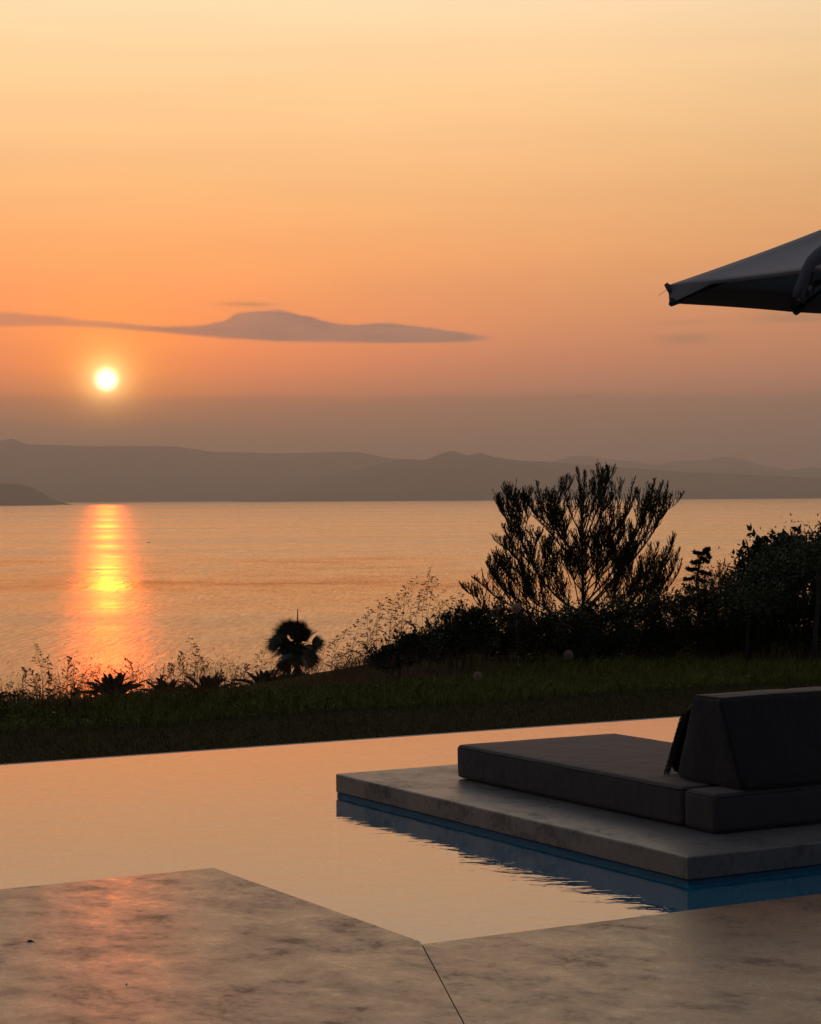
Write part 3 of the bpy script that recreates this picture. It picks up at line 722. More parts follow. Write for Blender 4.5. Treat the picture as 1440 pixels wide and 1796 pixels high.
# thin dry stems of the same edge
Pn, u_, v_ = frame_uv(2400, 2.5, 11.5, 16.9, 19.0); Pn[:, 2] = rootz(Pn)
hh = rng.uniform(.18, .5, len(Pn)) * (.6 + .6 * np.array([max(0, noise.noise(Vector((p[0] * 1.3, p[1], 9))) + .4) for p in Pn])); Q1 = blades(Pn, hh, .0045, .6)
tips = np.repeat(Pn + np.stack([rng.normal(0, .04, len(Pn)), rng.normal(0, .03, len(Pn)), hh * rng.uniform(.7, 1, len(Pn))], 1), 4, 0)[::1]
tips = tips + rng.normal(0, .022, tips.shape); Q1 = np.concatenate([Q1, leaf_quads(tips, rng.normal(size=tips.shape) + [0, 0, .6], rng.uniform(.014, .034, len(tips)), rng.uniform(.005, .009, len(tips)))])
o = quads('dry_grass', Q1, M['straw']); tag(o, 'thin dry grass stems standing out of the undergrowth', 'grass', kind='stuff')

# tall stalks with seed heads
CL = [(110, 'thin wild grass stalk standing left of the sun glitter', 'grass stalks left of the sun glitter'), (268, 'thin grass stalk with loose head inside the sun glitter', 'grass stalks in the sun glitter'),
      (318, 'thin grass stalk above the young palm just right of the glitter', 'grass stalks above the second young palm'), (400, 'thin grass stalk standing over the third young palm', 'grass stalks above the third young palm'),
      (500, 'thin grass stalk leaning beside the left side of the fan palm', 'grass stalks left of the fan palm'), (656, 'short drooping grass stalk just right of the fan palm', 'grass stalks right of the fan palm'),
      (745, 'wispy grass stalk in the tall cluster above the low dark shrub', 'tall wispy grass above the low shrub'), (999, 'wispy dry grass stalk beside the left branches of the feathery evergreen', 'wispy grass beside the feathery evergreen')]
def stalk(px, py, Yd, kind=0, lean=0.0, root_y=None, group='', label='', sz=1.0):
    if not label: label, group = next((l, g_) for x_, l, g_ in CL if px < x_)
    tip = at(px, py, Yd)
    rx = tip.x - lean; ry = Yd + random.uniform(-.1, .1); rz_ = gxy(rx, ry)
    base = Vector((rx, ry, rz_ - .01)); t = thing('grass_stalk', base, label, 'grass stalk', group)
    tl = tip - base; n = 8; pts = []
    for i in range(n + 1):
        s_ = i / n; pts.append(Vector((tl.x * s_ ** 2.0 + .012 * math.sin(s_ * 5 + px), tl.y * s_, tl.z * (1 - (1 - s_) ** 1.15))))
    m = MB(); m.tube(pts, [sz * (.0032 - .0022 * i / n) for i in range(n + 1)], 4)
    # long blades off the stem
    m.build('stem', M['straw'], t)
    Q = []; Hh = tl.length
    hl = min(.26 * sz, Hh * .42)
    Pp = []; Dd = []; Ll = []; Ww = []
    nb = 9 if kind == 0 else 13
    mm = MB()
    for k in range(nb):
        s_ = 1 - hl / Hh * (k / nb); i = min(n - 1, int(s_ * n)); fr_ = s_ * n - i
        p = pts[i].lerp(pts[i + 1], fr_) if i < n else pts[-1]
        a = random.uniform(0, 6.28); ln = (.018 + .06 * (k / nb)) * (1.0 if kind == 0 else .8) * random.uniform(.6, 1.3) * sz
        d = Vector((math.cos(a), math.sin(a) * .6, .9 if kind == 1 else .45)).normalized()
        e = p + d * ln; e2 = e + Vector((d.x * .3, d.y * .3, -.5)).normalized() * ln * .35 if kind == 0 else e
        mm.tube([p, p + d * ln * .6, e2], [.0011, .0009, .0007], 3)
        for q in range(7 if kind == 0 else 10):
            f_ = random.uniform(.25, 1); Pp.append(p.lerp(e2, f_)); Dd.append(Vector((d.x, d.y, d.z * (1 if kind else -.3))) + Vector((random.uniform(-.5, .5), random.uniform(-.5, .5), random.uniform(-.5, .3))))
            Ll.append(sz * random.uniform(.014, .030)); Ww.append(sz * random.uniform(.005, .0095))
    Pp += [pts[-1]] * 3; Dd += [Vector((.2, 0, 1)), Vector((-.2, 0, 1)), Vector((0, .1, 1))]; Ll += [.022] * 3; Ww += [.006] * 3
    Q = leaf_quads([tuple(p) for p in Pp], [tuple(d) for d in Dd], Ll, Ww)
    tv = np.array([[tuple(mm.v[i]) for i in f] for f in mm.f if len(f) == 4])
    quads('seed_head', np.concatenate([Q, tv]), M['straw'], t)
    P2 = []; 
    m = MB()
    for k in range(2):
        s_ = random.uniform(.15, .5); i = int(s_ * n); p = pts[i]; a = random.choice((-1, 1)); l = random.uniform(.08, .2)
        q = [p, p + Vector((a * l * .4, 0, l * .5)), p + Vector((a * l * .8, .01, l * .62)), p + Vector((a * l * 1.1, .01, l * .4))]
        vs = []
        for j, c in enumerate(q):
            ww = (.005, .006, .004, .0005)[j]; vs += [c + Vector((0, 0, ww)), c - Vector((0, 0, ww))]
        m.add(vs, [(2 * j, 2 * j + 1, 2 * j + 3, 2 * j + 2) for j in range(3)])
    m.build('leaf_blade', M['straw'], t)
    return t
GL = 'seeding grass stalks along the crest on the left'; LL = ''
for px, py, k in [(62, 1130, 0), (84, 1152, 0), (55, 1176, 1), (20, 1196, 0), (42, 1174, 1), (148, 1182, 0), (88, 1182, 1), (172, 1166, 0), (192, 1170, 0), (212, 1176, 0), (225, 1158, 1), (241, 1178, 0),
                  (298, 1166, 1), (310, 1158, 0), (320, 1146, 1), (331, 1121, 0), (346, 1135, 0), (352, 1152, 0), (366, 1166, 0), (388, 1178, 1), (284, 1188, 1), (262, 1196, 0), (410, 1190, 0), (430, 1168, 1), (104, 1200, 0), (8, 1214, 0), (132, 1204, 1), (70, 1204, 0), (336, 1180, 0), (30, 1216, 1)]:
    stalk(px, py, random.uniform(17.4, 19.0), k, random.uniform(-.08, .08), group=GL, label=LL)
t_ = stalk(121, 1155, 17.6, 1, .02, group=None, label='darkest dense grass seed head, at the left edge of the sun glitter')
stalk(137, 1163, 17.9, 0, .20, label='arching grass stalk bending right beside the dense dark seed head', group=None)
GM = 'wispy grass stalks between the fan palm and the shrubs'; LM = ''
for px, py in [(457, 1142), (466, 1160), (478, 1176), (588, 1122), (603, 1108), (612, 1130), (626, 1092), (636, 1112), (645, 1128), (652, 1090), (664, 1054), (672, 1078), (681, 1048), (690, 1066), (697, 1041), (705, 1060), (713, 1024), (722, 1052),
               (731, 1012), (738, 1040), (747, 1030), (757, 996), (766, 1012), (762, 1040), (776, 1036), (785, 1050), (796, 1046), (806, 1040), (815, 1052), (700, 1084), (724, 1078), (744, 1064), (660, 1108), (680, 1092), (596, 1146), (620, 1142), (770, 1060), (790, 1064), (650, 1066), (640, 1080), (752, 1012), (718, 1040)]:
    stalk(px + random.uniform(-3, 3), py, random.uniform(28.0, 31.0), 0, random.uniform(-.02, .34), group=GM, label=LM, sz=1.5)
# fine dry stems filling between the wisps
Pn = []
for k in range(1100):
    px = random.uniform(585, 850); Yd = random.uniform(27, 31.0); x = (px - 720) / F * Yd; Pn.append((x, Yd, gxy(x, Yd)))
Pn = np.array(Pn); hx_ = np.clip((Pn[:, 0] / Pn[:, 1] * F + 720 - 585) / 250, 0, 1)
topy = 1165 - 110 * hx_; hh = np.maximum(.1, 1.6 - (topy - 870) / F * Pn[:, 1] - Pn[:, 2]) * rng.uniform(.55, 1.0, len(Pn))
Qa = blades(Pn, hh, .006, .35)
tips = Pn + np.stack([rng.normal(0, .06, len(Pn)), rng.normal(0, .03, len(Pn)), hh * rng.uniform(.6, 1, len(Pn))], 1)
tips = np.repeat(tips, 5, 0) + rng.normal(0, .045, (len(tips) * 5, 3))
Qc = leaf_quads(tips, rng.normal(size=tips.shape) + [0, 0, .5], rng.uniform(.016, .036, len(tips)), rng.uniform(.004, .009, len(tips)))
o = quads('dry_grass', np.concatenate([Qa, Qc]), M['straw']); tag(o, 'mass of fine dry grass left of the feathery shrub', 'grass', kind='stuff')

# feathery evergreen with upswept branches
def plume_tree(name, base, limbs, label, cat, needle=.045, fr=.24, dens=1.0):
    t = thing(name, base, label, cat); K = TY / 23.6
    wood = MB(); NP = []; ND = []; NL = []; NW = []
    for pts, r0, full in limbs:
        pts = [p - base for p in pts]
        # smooth the limb
        n = 14; cur = []
        for i in range(n + 1):
            s_ = i / n * (len(pts) - 1); k = min(int(s_), len(pts) - 2); f = s_ - k
            p0 = pts[max(k - 1, 0)]; p1 = pts[k]; p2 = pts[k + 1]; p3 = pts[min(k + 2, len(pts) - 1)]
            cur.append(.5 * ((2 * p1) + (p2 - p0) * f + (2 * p0 - 5 * p1 + 4 * p2 - p3) * f * f + (-p0 + 3 * p1 - 3 * p2 + p3) * f ** 3))
        wood.tube(cur, [K * .65 * r0 * (1 - .85 * i / n) + .0015 for i in range(n + 1)], 5)
        Lg = sum((cur[i + 1] - cur[i]).length for i in range(n))
        nt = int(Lg / K * 62 * dens * full)
        for q in range(nt):
            s_ = fr + (1 - fr) * (q + random.random()) / nt; i = min(n - 1, int(s_ * n)); p = cur[i].lerp(cur[i + 1], s_ * n - i)
            d = (cur[i + 1] - cur[i]).normalized(); a = random.uniform(0, 6.28)
            side = Vector((math.cos(a), math.sin(a), 0)); tw = (d * .7 + side * .75 + Vector((0, 0, .6))).normalized()
            tl = K * (.018 + .175 * (1 - s_) ** .8 + .035 * random.random() * (1.1 - s_)) * random.uniform(.6, 1.4)
            tw2 = (tw + Vector((0, 0, .9))).normalized()
            a1 = p + tw * tl * .5; a2 = a1 + tw2 * tl * .5
            wood.tube([p, a1, a2], [.0035, .0024, .0010], 3, cap=False)
            nn = int(tl / K * 300)
            for z in range(nn):
                f = random.random(); c = p.lerp(a1, f * 2) if f < .5 else a1.lerp(a2, f * 2 - 1)
                dd = tw2 + Vector((random.uniform(-.38, .38), random.uniform(-.38, .38), random.uniform(-.1, .3)))
                NP.append(tuple(c)); ND.append(tuple(dd)); NL.append(K * .024 * random.uniform(.6, 1.2)); NW.append(.0055 * K)
        for z in range(int(60 * full)):      # the leading shoot
            f = 1 - .22 * random.random() ** 1.5; i = min(n - 1, int(f * n)); c = cur[i].lerp(cur[i + 1], f * n - i)
            d = (cur[-1] - cur[-3]).normalized() + Vector((random.uniform(-.3, .3), random.uniform(-.3, .3), .2))
            NP.append(tuple(c)); ND.append(tuple(d)); NL.append(K * .026 * random.uniform(.7, 1.2)); NW.append(.0048 * K)
    wood.build('trunk', M['bark'], t)
    quads('foliage', leaf_quads(NP, ND, NL, NW), M['needle'], t)
    return t
TY = 40.0
SUBS = []
def L(path, r=.012, full=1.0, dz=None, sub=True):
    dz = random.uniform(-.9, .9) if dz is None else dz
    n = len(path) - 1
    if sub:
        for q in range(6):
            f = random.uniform(.22, .72) * n; k = min(int(f), n - 1); g_ = f - k
            x = path[k][0] + (path[k + 1][0] - path[k][0]) * g_; y = path[k][1] + (path[k + 1][1] - path[k][1]) * g_
            hh_ = min(random.uniform(22, 54), max(16, y - path[-1][1] - 6 + random.uniform(0, 10))); sx = random.uniform(-20, 20) + (x - 1022) * .06; z0 = dz * (f / n) ** .8
            z1 = z0 + random.uniform(-.25, .25)
            SUBS.append(([at(x, y, TY + z0), at(x + sx * .6, y - hh_ * .4, TY + (z0 + z1) / 2), at(x + sx, y - hh_, TY + z1)], .007, .75))
    return ([at(px, py + (8 if i == n else 0), TY + dz * (i / n) ** .8) for i, (px, py) in enumerate(path)], r, full)
gt = Vector((at(1024, 1150, TY).x, TY, 0)); gt.z = gxy(gt.x, gt.y)
trunk_base = gt
limbs = [
    ([gt, at(1023, 1080, TY), at(1022, 1000, TY), at(1021, 930, TY), at(1018, 870, TY), at(1012, 822, TY)], .035, 1.3),
    L([(1023, 1060), (1020, 960), (1024, 880), (1026, 820)]), L([(1021, 940), (1000, 900), (990, 865), (985, 832)]), L([(1021, 950), (1040, 890), (1052, 850), (1057, 815)], .014), L([(1022, 960), (1045, 900), (1062, 850), (1066, 810)], .014),
    L([(1022, 970), (1050, 910), (1070, 880), (1074, 840)]), L([(1022, 1000), (1055, 945), (1080, 905), (1088, 850)]), L([(1022, 1010), (1060, 950), (1092, 912), (1113, 832)], .014), L([(1022, 1010), (1062, 960), (1098, 905), (1118, 850)]),
    L([(1024, 1060), (1070, 1010), (1115, 940), (1138, 885), (1149, 834)], .018), L([(1026, 1070), (1080, 1010), (1125, 950), (1150, 890), (1162, 838)], .018), L([(1026, 1075), (1090, 1005), (1135, 950), (1162, 900), (1171, 840)], .018), L([(1115, 960), (1150, 920), (1170, 895), (1178, 862)]), L([(1110, 970), (1128, 920), (1132, 890), (1136, 858)]),
    L([(1030, 1090), (1100, 1060), (1150, 1010), (1172, 970), (1181, 938)], .012), L([(1032, 1095), (1110, 1070), (1160, 1030), (1180, 1000), (1192, 955)], .012), L([(1100, 1070), (1150, 1050), (1180, 1020), (1196, 975)], .010, .8), L([(1100, 1080), (1140, 1060), (1160, 1030), (1163, 985)], .010, .8), L([(1090, 1060), (1120, 1020), (1140, 1000), (1146, 970)], .010),
    L([(1022, 990), (990, 950), (965, 915), (950, 880), (942, 838)], .016), L([(1000, 962), (975, 925), (968, 895), (962, 858)], .010), L([(990, 950), (955, 915), (938, 900), (931, 872)], .010), L([(1022, 1000), (985, 960), (960, 930), (934, 890)], .010), L([(1010, 975), (985, 935), (975, 905), (982, 868)], .010, .9),
    L([(1022, 1080), (960, 1030), (925, 970), (905, 920), (884, 848)], .018), L([(925, 975), (905, 930), (893, 900), (890, 862)], .010), L([(915, 945), (908, 910), (905, 885), (905, 852)], .010), L([(915, 950), (925, 910), (920, 885), (917, 862)], .010), L([(905, 935), (888, 910), (880, 895), (874, 866)], .009), L([(930, 985), (905, 965), (890, 940), (882, 915)], .010),
    L([(940, 1010), (910, 985), (893, 965), (884, 940)], .010), L([(955, 1030), (935, 985), (940, 950), (946, 935)], .010), L([(990, 1050), (965, 1000), (955, 965), (963, 940)], .010), L([(1000, 1060), (975, 1010), (975, 980), (988, 950)], .010), L([(1015, 1060), (1005, 1010), (995, 985), (1000, 955)], .010),
    L([(1020, 1100), (940, 1070), (890, 1040), (865, 1010), (853, 978)], .014), L([(1020, 1105), (950, 1085), (880, 1055), (850, 1030), (829, 1006)], .012), L([(900, 1060), (880, 1030), (872, 1000), (880, 975)], .010), L([(930, 1060), (900, 1020), (885, 995), (898, 970)], .010), L([(960, 1070), (930, 1040), (915, 1010), (918, 985)], .010), L([(880, 1080), (850, 1070), (838, 1050), (834, 1030)], .009),
    L([(1024, 1070), (1050, 1020), (1062, 985), (1068, 950)], .012), L([(1030, 1080), (1070, 1040), (1090, 1000), (1100, 965)], .012), L([(1024, 1050), (1040, 1000), (1042, 960), (1048, 925)], .012), L([(1026, 1090), (1075, 1060), (1110, 1040), (1125, 1000)], .010), L([(1022, 1090), (990, 1060), (970, 1040), (955, 1000)], .010),
    L([(1023, 1030), (1060, 985), (1085, 950), (1096, 915)], .012), L([(1024, 1040), (1075, 990), (1105, 955), (1118, 925)], .012), L([(1022, 1040), (1000, 1005), (1003, 970), (1010, 935)], .010), L([(1000, 1085), (940, 1060), (925, 1035), (935, 1010)], .010),
]
for k in range(30):          # inner shoots that fill the crown
    a = random.uniform(900, 1150); b0 = random.uniform(990, 1075); hl = random.uniform(50, 95); lx = (a - 1022) * .25
    limbs.append(L([(1022 + (a - 1022) * .75, b0 + 25), (a, b0), (a + lx * .4, b0 - hl * .5), (a + lx * .6, b0 - hl)], .008, .9, random.uniform(-.8, .8), False))
limbs += SUBS
plume_tree('evergreen_shrub', gt, limbs, 'tall feathery evergreen with upswept branches against the far hills', 'tree')

# bushes of separate leaves
def bush(name, blobs, nleaf, lsz, mat, label, cat, Yd, stems=14, group=None, up_=.4, aspect=.5, barkm='bark', csp=.13, spray=1.0):
    """blobs: (px, py, rx, ry) ellipses in the view at distance Yd, each turned into an ellipsoid of leaves"""
    cs = [(at(px, py, Yd + random.uniform(-.25, .25)), rx / F * Yd, ry / F * Yd) for px, py, rx, ry in blobs]
    mx = sum(c.x for c, _, _ in cs) / len(cs); gy = Yd; base = Vector((mx, gy, gxy(mx, gy)))
    t = thing(name, base, label, cat, group)
    tot = sum(a * b_ for _, a, b_ in cs); PP = []; DD = []
    wood = MB()
    for c, a, b_ in cs:
        n = int(nleaf * a * b_ / tot); d = nrm(rng.normal(size=(n, 3))); r_ = rng.uniform(.25, 1, (n, 1)) ** .6
        # clumps: push leaves into sprays
        nc = max(4, n // 45); cc = nrm(rng.normal(size=(nc, 3))) * rng.uniform(.45, 1.0, (nc, 1)); pick = rng.integers(0, nc, n)
        p = np.where(rng.random((n, 1)) < .72, cc[pick] + rng.normal(0, csp, (n, 3)), d * r_ * .85)
        p = p * np.array([a, max(a, b_) * .8, b_]) + np.array(c) - np.array(base)
        PP.append(p); DD.append(nrm(p - (np.array(c) - np.array(base))) * .6 + rng.normal(0, .6, (n, 3)) + [0, 0, up_])
        for k in range(max(3, int(stems * a * b_ / tot))):
            e = Vector(p[random.randrange(n)]) if n else Vector((0, 0, .3))
            st = Vector((e.x * .6 + random.uniform(-.05, .05), e.y * .6, -.01)) ; md_ = st.lerp(e, .5) + Vector((random.uniform(-.06, .06), 0, .05))
            wood.tube([st, md_, e], [.010, .006, .002], 4)
    SP = []; SD = []
    for c, a, b_ in cs:
        for k in range(int(spray * (8 + 200 * a * b_))):
            an = random.uniform(-.25, math.pi + .25); ph = random.uniform(-.7, .7)
            d = Vector((math.cos(an) * math.cos(ph), math.sin(ph), math.sin(an) * math.cos(ph)))
            p0 = Vector((d.x * a, d.y * max(a, b_) * .8, d.z * b_)) * .82 + c - base
            q = (d + Vector((random.uniform(-.4, .4), 0, .8))).normalized(); ln = random.uniform(.06, .17) * (1 if lsz < .06 else 1.3)
            p1 = p0 + q * ln; wood.tube([p0 - q * .1, p0, p1], [.004, .003, .001], 3)
            for z in range(int(ln / lsz * 5)):
                SP.append(tuple(p0.lerp(p1, random.random() ** .8))); SD.append(tuple(q * .7 + Vector([random.gauss(0, .7) for _ in range(3)])))
    PP.append(np.array(SP)); DD.append(np.array(SD))
    PP = np.concatenate(PP); DD = np.concatenate(DD)
    ground = np.array([-.02]); PP[:, 2] = np.maximum(PP[:, 2], .01)
    wood.build('stems', M[barkm], t)
    Ls = rng.uniform(.6, 1.2, len(PP)) * lsz
    quads('foliage', leaf_quads(PP, DD, Ls, Ls * aspect), mat, t)
    return t
# right bank, from left to right
bush('low_shrub', [(700, 1150, 42, 22), (735, 1135, 34, 28), (672, 1163, 30, 14)], 5200, .04, M['leaf'], 'low dark shrub where the wispy grass begins', 'shrub', 21.3)
bush('shrub', [(790, 1120, 45, 40), (830, 1105, 42, 40), (765, 1140, 36, 24)], 9000, .04, M['leaf'], 'dark rounded shrub left of the feathery evergreen', 'shrub', 21.9)
bush('shrub', [(890, 1105, 55, 42), (940, 1115, 50, 42), (860, 1130, 50, 30)], 12000, .038, M['leaf_brown'], 'brownish shrub under the left branches of the feathery evergreen', 'shrub', 22.6)
bush('shrub', [(1000, 1110, 60, 48), (1060, 1105, 60, 50), (1030, 1135, 70, 30)], 14000, .038, M['leaf'], 'dark shrub directly below the feathery evergreen', 'shrub', 22.8)
bush('shrub', [(1120, 1095, 55, 48), (1170, 1090, 50, 50), (1145, 1130, 65, 30)], 13000, .036, M['leaf_brown'], 'reddish brown shrub under the right branches of the feathery evergreen', 'shrub', 22.9)
bush('shrub', [(1225, 1080, 48, 50), (1265, 1070, 45, 55), (1245, 1125, 60, 35)], 12000, .036, M['leaf_brown'], 'brown shrub in front of the small conifer', 'shrub', 23.2)
bush('shrub', [(1320, 1060, 55, 60), (1300, 1110, 60, 42), (1365, 1020, 50, 60)], 15000, .04, M['leaf_green'], 'leafy green shrub around the slender pale trunk', 'shrub', 23.6)
bush('shrub', [(1410, 1030, 60, 78), (1450, 990, 36, 44), (1400, 1100, 70, 45), (1480, 1050, 60, 80), (1395, 1010, 26, 24)], 21000, .042, M['leaf'], 'largest dark shrub, cut off by the right edge', 'shrub', 23.2)
bush('broadleaf_shrub', [(1385, 975, 34, 26), (1350, 986, 30, 24), (1337, 968, 13, 12), (1376, 958, 17, 12), (1408, 972, 16, 16), (1360, 1006, 40, 18), (1410, 958, 7, 7), (1322, 980, 9, 9)], 1900, .10, M['leaf'], 'broadleaf shrub with big leaves standing highest against the sea at right', 'shrub', 25.0, 40, aspect=.55, csp=.24, spray=.5)
bush('broadleaf_shrub', [(1312, 998, 22, 26), (1296, 1012, 13, 20), (1325, 982, 10, 16), (1330, 1015, 20, 16)], 620, .065, M['leaf'], 'smaller broadleaf shrub with open sprays beside the highest one', 'shrub', 24.6, 24, aspect=.5, csp=.24, spray=.6)
bush('seeding_shrub', [(1262, 1016, 12, 18), (1280, 1022, 12, 16), (1245, 1030, 12, 12)], 300, .045, M['leaf_brown'], 'thin upright sprigs between the small conifer and the broadleaf shrubs', 'shrub', 24.0, 22, up_=1.2, aspect=.3)
bush('seeding_shrub', [(1432, 962, 12, 26), (1446, 950, 10, 20)], 260, .05, M['leaf_brown'], 'brown sprigs at the right edge beside the broadleaf shrub', 'shrub', 24.0, 12, up_=1.2, aspect=.35)

# small conifer with level tiers, bent to the right at its top
def conifer():
    Yd = 24.2; b0 = at(1226, 1110, Yd); base = Vector((b0.x, Yd, gxy(b0.x, Yd)))
    t = thing('small_conifer', base, 'small dark conifer with level ragged tiers right of the feathery evergreen', 'tree')
    path = [base, at(1226, 1060, Yd), at(1222, 1020, Yd), at(1226, 990, Yd), at(1234, 970, Yd), at(1241, 961, Yd)]
    m = MB(); m.tube([p - base for p in path], [.022, .018, .014, .011, .008, .004], 6); m.build('trunk', M['bark'], t)
    NP = []; ND = []; NL = []
    tiers = [(1238, 964, 1246, 960), (1238, 968, 1248, 973), (1234, 971, 1216, 967), (1230, 977, 1244, 984), (1227, 985, 1210, 983), (1224, 998, 1203, 993), (1224, 1000, 1244, 1002), (1223, 1012, 1206, 1012), (1223, 1014, 1240, 1018), (1224, 1032, 1206, 1030), (1225, 1034, 1246, 1036), (1225, 1050, 1204, 1052), (1226, 1052, 1250, 1054)]
    wd = MB()
    for x0, y0, x1, y1 in tiers:
        x1 += random.uniform(-5, 5); y1 += random.uniform(-4, 4)
        for dz in (-.08, 0, .08):
            a = at(x0, y0, Yd) - base; e = at(x1, y1, Yd + dz) - base; mid = a.lerp(e, .5) + Vector((0, 0, -.012)); wd.tube([a, mid, e], [.005, .004, .002], 4)
            for k in range(150):
                f = random.uniform(.1, 1); p = a.lerp(mid, f * 2) if f < .5 else mid.lerp(e, f * 2 - 1)
                NP.append(tuple(p)); d = (e - a).normalized(); ND.append(tuple(d * .8 + Vector((random.uniform(-.5, .5), random.uniform(-.6, .6), random.uniform(-.7, .6))))); NL.append(random.uniform(.018, .055))
    for k in range(1300):
        f = 5 * random.random() ** 1.3; i = min(4, int(f)); p = path[i].lerp(path[i + 1], f - i) - base
        p = p + Vector((random.gauss(0, 1), random.gauss(0, 1), 0)) * (.050 - .008 * f); NP.append(tuple(p)); ND.append((random.uniform(-1, 1), random.uniform(-1, 1), random.uniform(-.2, .9))); NL.append(random.uniform(.02, .04))
    wd.build('branches', M['bark'], t); quads('foliage', leaf_quads(NP, ND, NL, .014), M['needle'], t)
conifer()
# slender pale trunk and the pale one at the right edge
def sapling(path, Yd, r, label):
    p0 = at(*path[0], Yd); base = Vector((p0.x, Yd, gxy(p0.x, Yd)))
    t = thing('sapling', base, label, 'tree')
    pts = [Vector((0, 0, -.02))] + [at(px, py, Yd) - base for px, py in path[1:]]
    m = MB(); m.tube(pts, [r * (1 - .5 * i / (len(pts) - 1)) for i in range(len(pts))], 8); m.build('trunk', M['pale_bark'], t, smooth=True)
    top = np.array(pts[-1]); n = 2200; d = rng.normal(0, 1, (n, 3)) * [.22, .18, .13] + top + [0, 0, .08]
    quads('crown', leaf_quads(d, rng.normal(size=(n, 3)) + [0, 0, .5], rng.uniform(.025, .05, n), .018), M['leaf_green'], t)
sapling([(1310, 1150), (1311, 1120), (1313, 1090), (1313, 1062)], 22.6, .017, 'slender pale trunked sapling in front of the green shrub')
sapling([(1428, 1150), (1430, 1110), (1434, 1065), (1436, 1020), (1431, 985)], 22.3, .030, 'thicker pale trunked sapling at the right edge')

# white and beige seed globes on stems
def globe(px, py, Yd, r, label, mat='fluff', name='seed_globe_plant', group=None):
    c = at(px, py, Yd); base = Vector((c.x + .01, Yd, gxy(c.x, Yd))); t = thing(name, base, label, 'flower', group); c = c - base
    m = MB(); m.tube([(0, 0, -.01), c * .5 + Vector((.006, 0, 0)), c], [.003, .0025, .002], 5); m.build('stem', M['grass'], t)
    n = 520; d = nrm(rng.normal(size=(n, 3))); p0 = np.array(c) + d * r * .15
    s1 = leaf_quads(p0, d, r * .8, r * .05)
    tips = np.repeat(np.array(c) + d * r * .85, 3, 0); td = np.repeat(d, 3, 0) * .5 + rng.normal(0, .7, (n * 3, 3))
    s2 = leaf_quads(tips, td, r * .28, r * .06)
    quads('seed_head', np.concatenate([s1, s2]), M[mat], t)
globe(997, 1149, 22.0, .052, 'larger beige seed globe in the long grass before the feathery evergreen')
globe(838, 1186, 20.0, .042, 'beige seed globe nearer the lawn, left of the larger one')
globe(905, 1067, 22.0, .05, 'beige seed globe up among the brownish shrub leaves', group=None)
globe(873, 1068, 22.0, .028, 'small pale seed globe at the left of the one in the brownish shrub')
def flower(px, py, Yd, label, group):
    c = at(px, py, Yd); z = gxy(c.x, Yd); c.z = max(c.z, z + .04); base = Vector((c.x, Yd, z)); t = thing('small_flower', base, label, 'flower', group); c = c - base
    m = MB(); m.tube([(0, 0, -.01), c * .6, c], .0015, 4); m.build('stem', M['grass'], t)
    P_ = np.repeat(np.array([c]), 9, 0); a = np.arange(9) * .698; D_ = np.stack([np.cos(a), np.sin(a), np.full(9, .4)], 1)
    quads('petals', leaf_quads(P_, D_, .016, .009), M['petal'], t)
for px, py in [(765, 1199), (782, 1196), (788, 1195), (775, 1202), (806, 1195), (684, 1212), (816, 1186), (1053, 1167), (1075, 1168), (872, 1145), (928, 1148), (849, 1200), (574, 1226), (576, 1243), (1220, 1128), (1340, 1092), (30, 1270), (95, 1250)]:
    flower(px, py, 22.6 if px > 1000 else (20.2 if px > 560 else 17.2), 'tiny pale flower dotted in the long grass', 'tiny pale flowers in the grass')

# young feather palms below the crest
def frond(length, el0, bend):
    pts = [Vector((0, 0, 0))]; n = 10
    for i in range(n):
        a = el0 - bend * ((i + .5) / n) ** 1.2; pts.append(pts[-1] + Vector((math.cos(a), 0, math.sin(a))) * length / n)
    return pts
def feather_palm(cx, cy, Yd, rpx, label, nf=17):
    c = at(cx, cy, Yd); gzv = gxy(c.x, Yd); base = Vector((c.x, Yd, gzv)); t = thing('young_palm', base, label, 'palm')
    c = c - base; r = rpx / F * Yd
    m = MB(); m.tube([(0, 0, -.05), c * .5, c], [.13, .12, .09], 8); m.build('trunk', M['bark'], t)
    for k in range(nf):
        a = 2 * math.pi * (k * .382) + random.uniform(-.2, .2); lv = k / nf
        el0 = R(82 - 62 * lv + random.uniform(-6, 6)); ln = r * (.62 + .62 * lv) * random.uniform(.9, 1.1)
        pts = frond(ln, el0, R(20 + 62 * lv)); Rz = Matrix.Rotation(a, 3, 'Z'); pts = [c + Rz @ p for p in pts]
        mm = MB(); mm.tube(pts, [.012 * (1 - .8 * i / 10) for i in range(11)], 4)
        Q = [[tuple(mm.v[i]) for i in f] for f in mm.f if len(f) == 4]
        PP = []; DD = []; LL_ = []
        side = Rz @ Vector((0, 1, 0))
        for i in range(62):
            s_ = .12 + .88 * i / 62; j = min(9, int(s_ * 10)); p = pts[j].lerp(pts[j + 1], s_ * 10 - j); d = (pts[j + 1] - pts[j]).normalized()
            for sg in (-1, 1):
                PP.append(tuple(p)); DD.append(tuple(d * .75 + side * sg * .75 + Vector((0, 0, .25)))); LL_.append(r * .30 * (1 - .75 * abs(s_ - .35)))
        Q2 = leaf_quads(PP, DD, LL_, .030)
        quads('frond', np.concatenate([np.array(Q), Q2]), M['palm'], t)
feather_palm(197, 1238, 38, 76, 'young palm with arching fronds silhouetted in the sun glitter', 19)
feather_palm(290, 1238, 40, 66, 'young palm just right of the sun glitter, the lowest and darkest crown', 17)
feather_palm(364, 1232, 38, 68, 'young palm with stiff upright fronds, third from the left', 17)
feather_palm(466, 1222, 42, 68, 'young palm with wide fronds left of the fan palm', 17)
feather_palm(545, 1214, 44, 48, 'small young palm right under the fan palm', 14)
